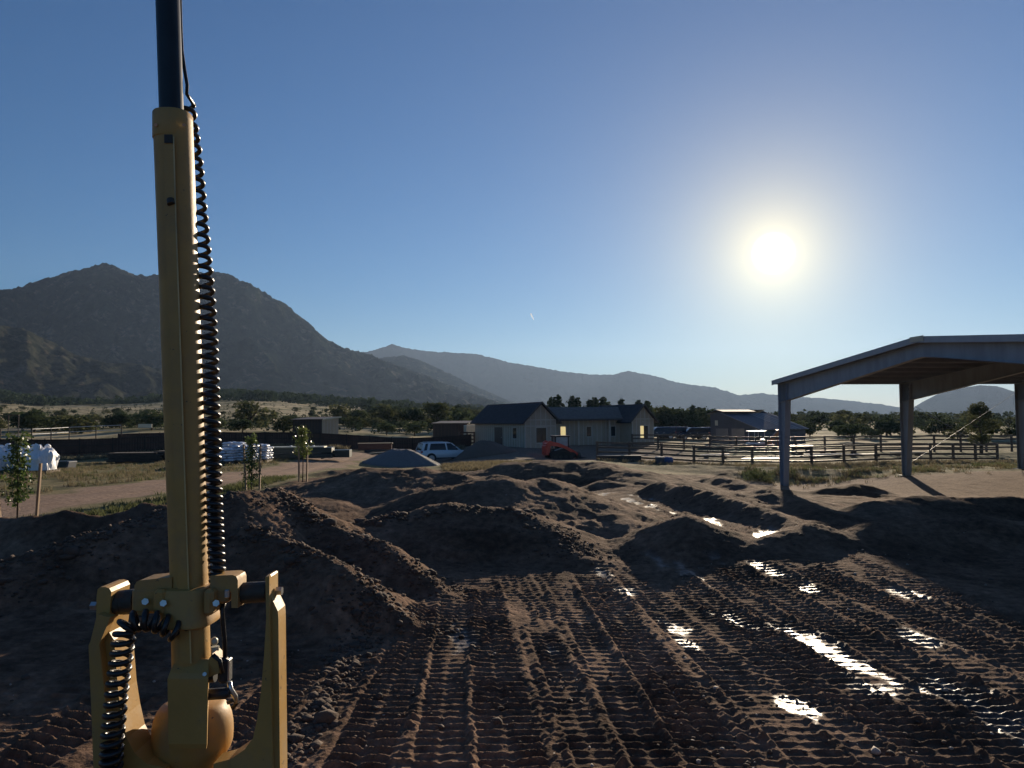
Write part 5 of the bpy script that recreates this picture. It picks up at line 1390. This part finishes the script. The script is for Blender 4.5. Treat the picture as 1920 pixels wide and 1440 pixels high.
for px, h, Y in ((1035, 6.2, 128), (1046, 6.6, 130), (1060, 4.6, 135), (1073, 6.4, 130), (1082, 6.2, 132), (1105, 5.8, 130), (1117, 6.2, 132), (1131, 6.2, 128), (1140, 5.4, 133), (985, 4.4, 135), (995, 4.6, 130), (1165, 5.8, 128), (1198, 5.6, 128), (1215, 5.4, 125)):
    T.append((px, Y, h, .95, 'pine', 'dark pine standing in the row behind the house roof', 'pines behind the house'))
for k in range(16):
    px = 1228 + k*7.5 + tq.uniform(-4, 4); T.append((px, tq.uniform(118, 150), tq.uniform(3.6, 5.2), 1.1, tq.choice(['oak', 'juniper', 'pine']), 'dark tree in the clump between the house and the barn', 'trees between house and barn'))
for k in range(28):
    px = 1450 + k*19 + tq.uniform(-9, 9); T.append((px, tq.choice([95, 105, 120, 135, 150])*tq.uniform(.92, 1.1), tq.uniform(1.6, 3.6), 1.35, tq.choice(['oak', 'juniper', 'juniper']), 'rounded scrub bush on the slope behind the rail fences', 'scrub behind the rail fences'))
for k in range(19):
    px = 1440 + k*28 + tq.uniform(-9, 9); T.append((px, tq.uniform(160, 230), tq.uniform(2.8, 4.8), 1.3, tq.choice(['oak', 'juniper']), 'dark tree on the skyline beyond the rail fences', 'trees on the right skyline'))
for k in range(170):
    px = tq.uniform(-60, 900); Y = 100*math.exp(tq.uniform(.06, 1.3))
    if 395 < px < 640 and Y < 150 and tq.random() < .6: continue
    T.append((px, Y, tq.uniform(1.0, 2.6), tq.uniform(1.1, 1.6), tq.choice(['juniper', 'juniper', 'oak']), 'dark juniper scattered on the dry grass beyond the brown fence', 'junipers scattered on the left field'))
for k in range(24):
    px = tq.uniform(640, 980); T.append((px, tq.uniform(150, 330), tq.uniform(3.2, 5.2), 1.2, tq.choice(['juniper', 'oak', 'pine']), 'dark tree in the belt beyond the silver car', 'tree belt beyond the silver car'))
ordn = {}
byg = {}
for i_, a in enumerate(T):
    if a[6]: byg.setdefault(a[6], []).append((a[0], i_))
def nth(n): return '%d%s' % (n, 'th' if 10 <= n % 100 <= 20 else {1: 'st', 2: 'nd', 3: 'rd'}.get(n % 10, 'th'))
for g_, L_ in byg.items():
    for k_, (px_, i_) in enumerate(sorted(L_)):
        a = T[i_]; size = 'small' if a[2] < 2 else ('tall' if a[2] > 4.4 else 'medium')
        dist = 'near' if a[1] < 115 else ('far' if a[1] > 190 else 'middle distance')
        sh_ = {'pines behind the house': 'in the row behind the house', 'trees between house and barn': 'between house and barn', 'scrub behind the rail fences': 'right behind the rail fences', 'trees on the right skyline': 'on the right skyline', 'junipers scattered on the left field': 'on the left field', 'tree belt beyond the silver car': 'beyond the silver car'}[g_]
        lb_ = '%s %s %s, %s from left %s' % (size, dist, {'juniper': 'juniper', 'oak': 'oak', 'pine': 'pine'}[a[4]], nth(k_+1), sh_)
        T[i_] = a[:5] + (lb_,) + a[6:]
pos = [P(a[0], 800, a[1]) for a in T]
zz_ = gzs([p.x for p in pos], [p.y for p in pos])
for (px, Y, h, w, k, lb, grp), p, z in zip(T, pos, zz_):
    nm = {'juniper': 'juniper_tree', 'oak': 'scrub_oak', 'pine': 'pine_tree'}[k]
    plant_tree(nm, k, tq.randrange(9), (p.x, p.y, float(z)-.03), h, w, tq.uniform(0, 6.28), lb, grp)
# big tree at the right, seen between the pavilion columns
def detailed_tree(px, Y, h, label):
    g = on_ground(px, Y); q = np.random.default_rng(5)
    e = root('field_tree', g, label, 'tree')
    MB().tube([g + Vector((0, 0, -.2)), g + Vector((.05, 0, h*.2)), g + Vector((-.03, 0, h*.45)), g + Vector((.02, 0, h*.8))], [.17, .13, .10, .04], 10).build('trunk', M_BARK, e, True)
    for k in range(9):
        a = k*2.4; z0 = h*(.22+.06*k); r = h*.27*(1-k*.05)
        MB().tube([g + Vector((0, 0, z0)), g + Vector((math.cos(a)*r*.5, math.sin(a)*r*.5, z0+.2)), g + Vector((math.cos(a)*r, math.sin(a)*r, z0+.5))], [.06, .04, .012], 6).build('limb', M_BARK, e)
    lumps = []
    for k in range(34):
        t = q.uniform(0, 1); a = q.uniform(0, 6.28); rr_ = h*.29*math.sin(math.pi*(.16+.78*t))*q.uniform(.3, 1.0)
        lumps.append((math.cos(a)*rr_, math.sin(a)*rr_, h*(.24+.66*t), h*q.uniform(.06, .11)))
    p = lump_points(q, lumps, 5200)
    me = quads_mesh('crown', leaf_cloud(p, .17, q, .6), M_OAK); o = bpy.data.objects.new('crown', me); COL.objects.link(o); o.parent = e
    return e
detailed_tree(1838, 72, 5.2, 'tall leafy tree behind the rail fence, between the two right pavilion columns')

# saplings with stakes
def sapling(px, Y, h, seed, label, low, wid):
    g = on_ground(px, Y); q = np.random.default_rng(seed)
    e = root('young_tree', g, label, 'tree')
    MB().tube([g + Vector((0, 0, -.1)), g + Vector((.01, .0, h*.4)), g + Vector((-.02, 0, h*.75)), g + Vector((.01, 0, h))], [.022, .018, .012, .004], 7).build('trunk', M_BARK, e, True)
    pts = []
    nb_ = 26
    for k in range(nb_):
        t = low + (1-low)*(k+.5)/nb_; a = k*2.4+seed; L = wid*(.55+.6*q.random())*(1.15-.75*t)
        b0 = Vector((0, 0, h*t*.97)); b1 = b0 + Vector((math.cos(a)*L, math.sin(a)*L, .18*L+.1))
        MB().tube([g + b0, g + (b0+b1)/2 + Vector((0, 0, .02)), g + b1], [.007, .005, .002], 5).build('branch', M_BARK, e)
        for m_ in range(44):
            u_ = q.uniform(.1, 1.15); pts.append(tuple(b0 + (b1-b0)*u_ + Vector(q.normal(size=3)*.05)))
    me = quads_mesh('crown', leaf_cloud(np.array(pts), .078, q, .62, .3), M_SAP)
    o = bpy.data.objects.new('crown', me); COL.objects.link(o); o.parent = e
    return g
def stake(g, dx, dy, h, lean, label):
    b = Vector((g.x+dx, g.y+dy, gz(g.x+dx, g.y+dy)-.1))
    o = MB().loft([[b + Vector((sx*.026, sy*.026, 0)) for sx, sy in ((-1,-1),(1,-1),(1,1),(-1,1))], [b + Vector((lean + sx*.025, sy*.025, h+.1)) for sx, sy in ((-1,-1),(1,-1),(1,1),(-1,1))]]).build('tree_stake', M_WOODST)
    tag(o, label, 'stake', 'wooden stakes beside the young trees')
g = sapling(36, 16.3, 1.95, 3, 'leafy young tree tied between two stakes at the far left', .22, .34)
stake(g, -.17, -.25, 1.35, -.16, 'left leaning wooden stake of the far left young tree'); stake(g, .28, .2, 1.35, .08, 'right wooden stake of the far left young tree')
g = sapling(472, 25, 1.75, 9, 'slim young tree between two stakes just right of the coiled cable', .08, .30)
stake(g, -.13, -.1, 1.5, -.1, 'left wooden stake beside the slim young tree'); stake(g, .26, .05, 1.5, .02, 'right wooden stake beside the slim young tree')
g = sapling(568, 27.5, 1.95, 14, 'young tree with a bushy green top and bare lower stem', .45, .42)
stake(g, -.07, -.2, 1.3, -.03, 'left wooden stake under the bushy young tree'); stake(g, .12, .1, 1.2, .02, 'right wooden stake under the bushy young tree')

# round green bush beside the pavilion
g = on_ground(1421, 45.5); q = np.random.default_rng(2)
e = root('sage_bush', g, 'round grey-green bush beside the left pavilion column', 'bush')
lum = [(-.58, 0, .28, .44), (0, 0, .44, .47), (.55, .05, .3, .44), (.2, -.25, .27, .36), (-.25, .2, .36, .4)]
p = lump_points(q, lum, 1500); p[:, 2] = np.abs(p[:, 2])
me = quads_mesh('foliage', leaf_cloud(p, .15, q, .22), M_SAGE); o = bpy.data.objects.new('foliage', me); COL.objects.link(o); o.parent = e
for k in range(7): a = k*.9; MB().tube([g, g + Vector((math.cos(a)*.28, math.sin(a)*.28, .38))], .012, 5).build('stem', M_BARK, e)

# grass, weeds (nobody could count these)
def blades(name, centres, hgt, spread, nper, mat_, label, cat, seed, wid=.012):
    q = np.random.default_rng(seed); n = len(centres)*nper
    c = np.repeat(np.array(centres, float), nper, 0)
    a = q.uniform(0, 6.28, n); r = spread*np.sqrt(q.uniform(0, 1, n)); h = hgt*q.uniform(.4, 1.25, n)
    b = c + np.stack([np.cos(a)*r, np.sin(a)*r, np.zeros(n)], 1)
    la = q.uniform(0, 6.28, n); le = h*q.uniform(.1, .7, n)
    tip = b + np.stack([np.cos(la)*le, np.sin(la)*le, h], 1)
    wa = q.uniform(0, 6.28, n); w = np.stack([np.cos(wa), np.sin(wa), np.zeros(n)], 1)*wid*q.uniform(.6, 1.5, n)[:, None]
    mid = (b+tip)/2 + np.stack([np.zeros(n), np.zeros(n), h*.12], 1)
    V_ = np.stack([b-w, b+w, mid+w*.7, tip], 1).reshape(-1, 3)
    me = quads_mesh(name, V_, mat_); o = bpy.data.objects.new(name, me); COL.objects.link(o)
    return tag(o, label, cat, None, 'stuff')
def scatter(n, fn, seed):
    q = np.random.default_rng(seed); pts = []
    out = fn(q, n)
    z = gzs(out[:, 0], out[:, 1]); return np.stack([out[:, 0], out[:, 1], z-.01], 1)
def reg_left(q, n):
    Y = 15 + 42*q.uniform(0, 1, n*3)**1.1; X = q.uniform(-30, -9, n*3)*(Y/30)**.6
    d = poly_d(X, Y, ROAD); k = (d > 2.0) & (X < np.interp(Y, [5, 20, 30, 60], [-13, -13, -13, -13.5])) & (fbm(X*.35, Y*.35, 3, 15) > -.12)
    return np.stack([X[k], Y[k]], 1)[:n]
blades('dry_weeds', scatter(2600, reg_left, 1), .17, .16, 12, M_GRASS, 'dry brown weeds covering the ground left of the dirt road', 'weeds', 1)
blades('green_weeds', scatter(900, reg_left, 2), .15, .14, 12, M_GREENG, 'short green weeds between the dry ones left of the road', 'weeds', 2)
def reg_verge(q, n):
    t = q.uniform(0, 1, n); Y = 17 + 14*t; X = np.interp(Y, [15, 20, 27, 34], [-10.9, -9.9, -9.2, -9.4]) + q.normal(size=n)*.35
    return np.stack([X, Y], 1)
blades('verge_grass', scatter(420, reg_verge, 3), .14, .12, 12, M_GREENG, 'thin green grass along the near edge of the dirt road', 'grass', 3)
def reg_fence(q, n):
    t = q.uniform(0, 1, n); px = -80 + 950*t; Y = np.interp(px, [-120, 150, 330, 650, 883], [60, 63, 66, 72, 82]) - q.uniform(.2, 2.2, n)
    X = (px-960)/F*Y; k = fbm(X*.2, Y*.2, 2, 5) > -.25
    return np.stack([X[k], Y[k]], 1)
blades('fence_weeds', scatter(900, reg_fence, 4), .45, .3, 12, M_GRASS, 'tall pale weeds along the foot of the brown fence', 'weeds', 4, .02)
def reg_pad(q, n):
    px = q.uniform(1370, 1990, n); Y = np.interp(px, [1370, 1480, 1700, 1920], [45.5, 45, 46.5, 47.5]) + q.normal(size=n)*1.1 + np.abs(q.normal(size=n))*3
    X = (px-960)/F*Y; k = fbm(X*.6, Y*.6, 3, 19) > .0
    return np.stack([X[k], Y[k]], 1)
blades('pad_grass', scatter(1700, reg_pad, 5), .20, .22, 12, M_GRASS, 'dry grass along the back edge of the pavilion floor', 'grass', 5)
blades('pad_weeds', scatter(560, reg_pad, 6), .26, .2, 12, M_SAGE, 'grey-green weeds along the back edge of the pavilion floor', 'weeds', 6)
def reg_mid(q, n):
    px = q.uniform(830, 1010, n); Y = q.uniform(40, 50, n); return np.stack([(px-960)/F*Y, Y], 1)
blades('yard_grass', scatter(700, reg_mid, 7), .22, .2, 14, M_GRASS, 'strip of pale dry grass between the dirt mounds and the yard', 'grass', 7, .018)
def reg_rf(q, n):
    px = q.uniform(1120, 1960, n); Y = np.interp(px, [1119, 1300, 1520, 1700, 1868], [56, 56, 55, 56, 58]) + q.normal(size=n)*1.2
    return np.stack([(px-960)/F*Y, Y], 1)
blades('rail_fence_grass', scatter(1300, reg_rf, 8), .25, .2, 14, M_GRASS, 'pale dry grass along the foot of the rail fence', 'grass', 8, .018)

# clods on the worked soil
def clods(name, n, seed, size, region, label, mat_):
    q = np.random.default_rng(seed)
    out = region(q, n); z = gzs(out[:, 0], out[:, 1]); n = len(out)
    t = (1+5**.5)/2
    ico = np.array([(-1,t,0),(1,t,0),(-1,-t,0),(1,-t,0),(0,-1,t),(0,1,t),(0,-1,-t),(0,1,-t),(t,0,-1),(t,0,1),(-t,0,-1),(-t,0,1)], float)/1.9
    fc = np.array([(0,11,5),(0,5,1),(0,1,7),(0,7,10),(0,10,11),(1,5,9),(5,11,4),(11,10,2),(10,7,6),(7,1,8),(3,9,4),(3,4,2),(3,2,6),(3,6,8),(3,8,9),(4,9,5),(2,4,11),(6,2,10),(8,6,7),(9,8,1)])
    s = size*np.exp(q.normal(size=n)*.55)
    V_ = ico[None]*(1+.28*q.normal(size=(n, 12, 1))*.8)*s[:, None, None]*np.stack([q.uniform(.7, 1.3, n), q.uniform(.7, 1.3, n), q.uniform(.5, .9, n)], 1)[:, None, :]
    V_ = V_ + np.stack([out[:, 0], out[:, 1], z + s*.2], 1)[:, None, :]
    Fc = (fc[None] + (np.arange(n)*12)[:, None, None]).reshape(-1, 3).astype(np.int32)
    me = bpy.data.meshes.new(name); V_ = V_.reshape(-1, 3)
    me.vertices.add(len(V_)); me.vertices.foreach_set('co', V_.astype(np.float32).ravel())
    me.loops.add(Fc.size); me.loops.foreach_set('vertex_index', Fc.ravel()); me.polygons.add(len(Fc)); me.polygons.foreach_set('loop_start', np.arange(0, Fc.size, 3, dtype=np.int32))
    me.update(calc_edges=True); me.polygons.foreach_set('use_smooth', np.ones(len(Fc), bool)); me.materials.append(mat_); o = bpy.data.objects.new(name, me); COL.objects.link(o)
    return tag(o, label, 'clods', None, 'stuff')
def reg_soil(q, n):
    Y = 5.5*np.exp(q.uniform(0, 1.5, n)); X = (q.uniform(-.75, .75, n))*Y
    k = (X > np.interp(Y, [5, 10, 15, 20, 26, 34], [-14, -11, -9.5, -7.5, -7, -7.5])) & (fbm(X*.7, Y*.7, 3, 29) > -.05)
    return np.stack([X[k], Y[k]], 1)
clods('dirt_clods', 3800, 3, .013, reg_soil, 'crumbly brown soil clods scattered over the worked ground', M_CLOD)
def reg_spur(q, n):
    out = []
    for mi in (0, 2, 3, 4):
        pts = MW[mi][0]
        for a, b in zip(pts[:-1], pts[1:]):
            m_ = n//16; t = q.uniform(0, 1, m_); out.append(np.stack([a[0]+(b[0]-a[0])*t+q.normal(size=m_)*.35+.12, a[1]+(b[1]-a[1])*t+q.normal(size=m_)*.3], 1))
    # left edge of the near track
    m_ = n//5; t = q.uniform(0, 1, m_); out.append(np.stack([-2.15 + .15*q.normal(size=m_) + .05*t, 5.5 + 5.5*t], 1))
    return np.concatenate(out)
clods('dirt_lumps', 5200, 8, .021, reg_spur, 'larger dry soil lumps along the mound crests and track edge', M_CLOD)

clods('pale_pebbles', 900, 12, .011, reg_soil, 'small pale pebbles scattered over the dark soil', M_ROCK)
# short vapour trail far up in the sky
d = ray(998, 594).normalized(); c = Vector((0, 0, CZ)) + d*16000
ax = (ray(1001, 600).normalized()*16000 - ray(995, 588).normalized()*16000)
o = MB().tube([c - ax*.5 + Vector((0, 0, CZ)), c - ax*.1, c + ax*.3, c + ax*.5], [14, 13, 8, 2], 8).build('vapour_trail', M_CONTR, None, True)
tag(o, 'tiny white vapour trail in the blue sky above the mountains', 'vapour trail')

# ------------------------------------------------------------------ far woods (one mass)
def far_wood(name, n, fn, h0, h1, label, seed, lq=34):
    q = np.random.default_rng(seed); out = fn(q, n); z = gzs(out[:, 0], out[:, 1]); n = len(out)
    h = q.uniform(h0, h1, n)
    th = q.uniform(0, 6.28, (n, lq)); zz = q.uniform(0.05, 1, (n, lq)); rr_ = np.sqrt(np.clip(1-(zz-.45)**2/.34, 0.02, 1))*.5*q.uniform(.5, 1.1, (n, lq))
    pts = np.stack([out[:, 0][:, None] + np.cos(th)*rr_*h[:, None], out[:, 1][:, None] + np.sin(th)*rr_*h[:, None], z[:, None] + zz*h[:, None]], 2).reshape(-1, 3)
    V_ = leaf_cloud(pts, .34*np.repeat(h, lq), q, .8)
    me = quads_mesh(name, V_, M_PINE); o = bpy.data.objects.new(name, me); COL.objects.link(o)
    return tag(o, label, 'woods', None, 'stuff')
def reg_w1(q, n):
    px = q.uniform(-150, 1000, n*2); Y = q.uniform(380, 950, n*2)
    X = (px-960)/F*Y; k = (fbm(X*.006, Y*.006, 3, 7) + (Y-610)/380 + .4*((px > 380) & (px < 900)) > .05)
    return np.stack([X[k], Y[k]], 1)[:n]
far_wood('far_woodland', 1900, reg_w1, 4, 8, 'dark pine woodland at the foot of the left mountains', 31)
def reg_w2(q, n):
    px = q.uniform(800, 2100, n); Y = q.uniform(360, 900, n); return np.stack([(px-960)/F*Y, Y], 1)
far_wood('far_woodland', 650, reg_w2, 3.5, 6.5, 'dark woodland across the plain beyond the house and barn', 32)
def reg_w3(q, n):
    px = q.uniform(-100, 900, n); Y = 110*np.exp(q.uniform(0, 1.4, n)); return np.stack([(px-960)/F*Y, Y], 1)
far_wood('field_scrub', 800, reg_w3, .6, 1.5, 'small dark scrub dotted over the dry grass field', 33, 22)

# ------------------------------------------------------------------ haze
hz = MB().box((0, 0, 0), (2, 2, 2)).build('haze', None, None, loc=(0, 0, 0))
hz.location = (0, 800, 330); hz.scale = (7900, 8200, 500)
hm = bpy.data.materials.new('thin_haze'); hm.use_nodes = True
n, l = hm.node_tree.nodes, hm.node_tree.links
n.remove(n['Principled BSDF'])
pv = n.new('ShaderNodeVolumePrincipled'); pv.inputs['Color'].default_value = (.46, .65, .98, 1); pv.inputs['Density'].default_value = HAZE; pv.inputs['Anisotropy'].default_value = .35
l.new(pv.outputs[0], n['Material Output'].inputs['Volume'])
hz.data.materials.append(hm)
tag(hz, 'thin pale blue haze over the plain and mountains', 'haze', None, 'stuff')
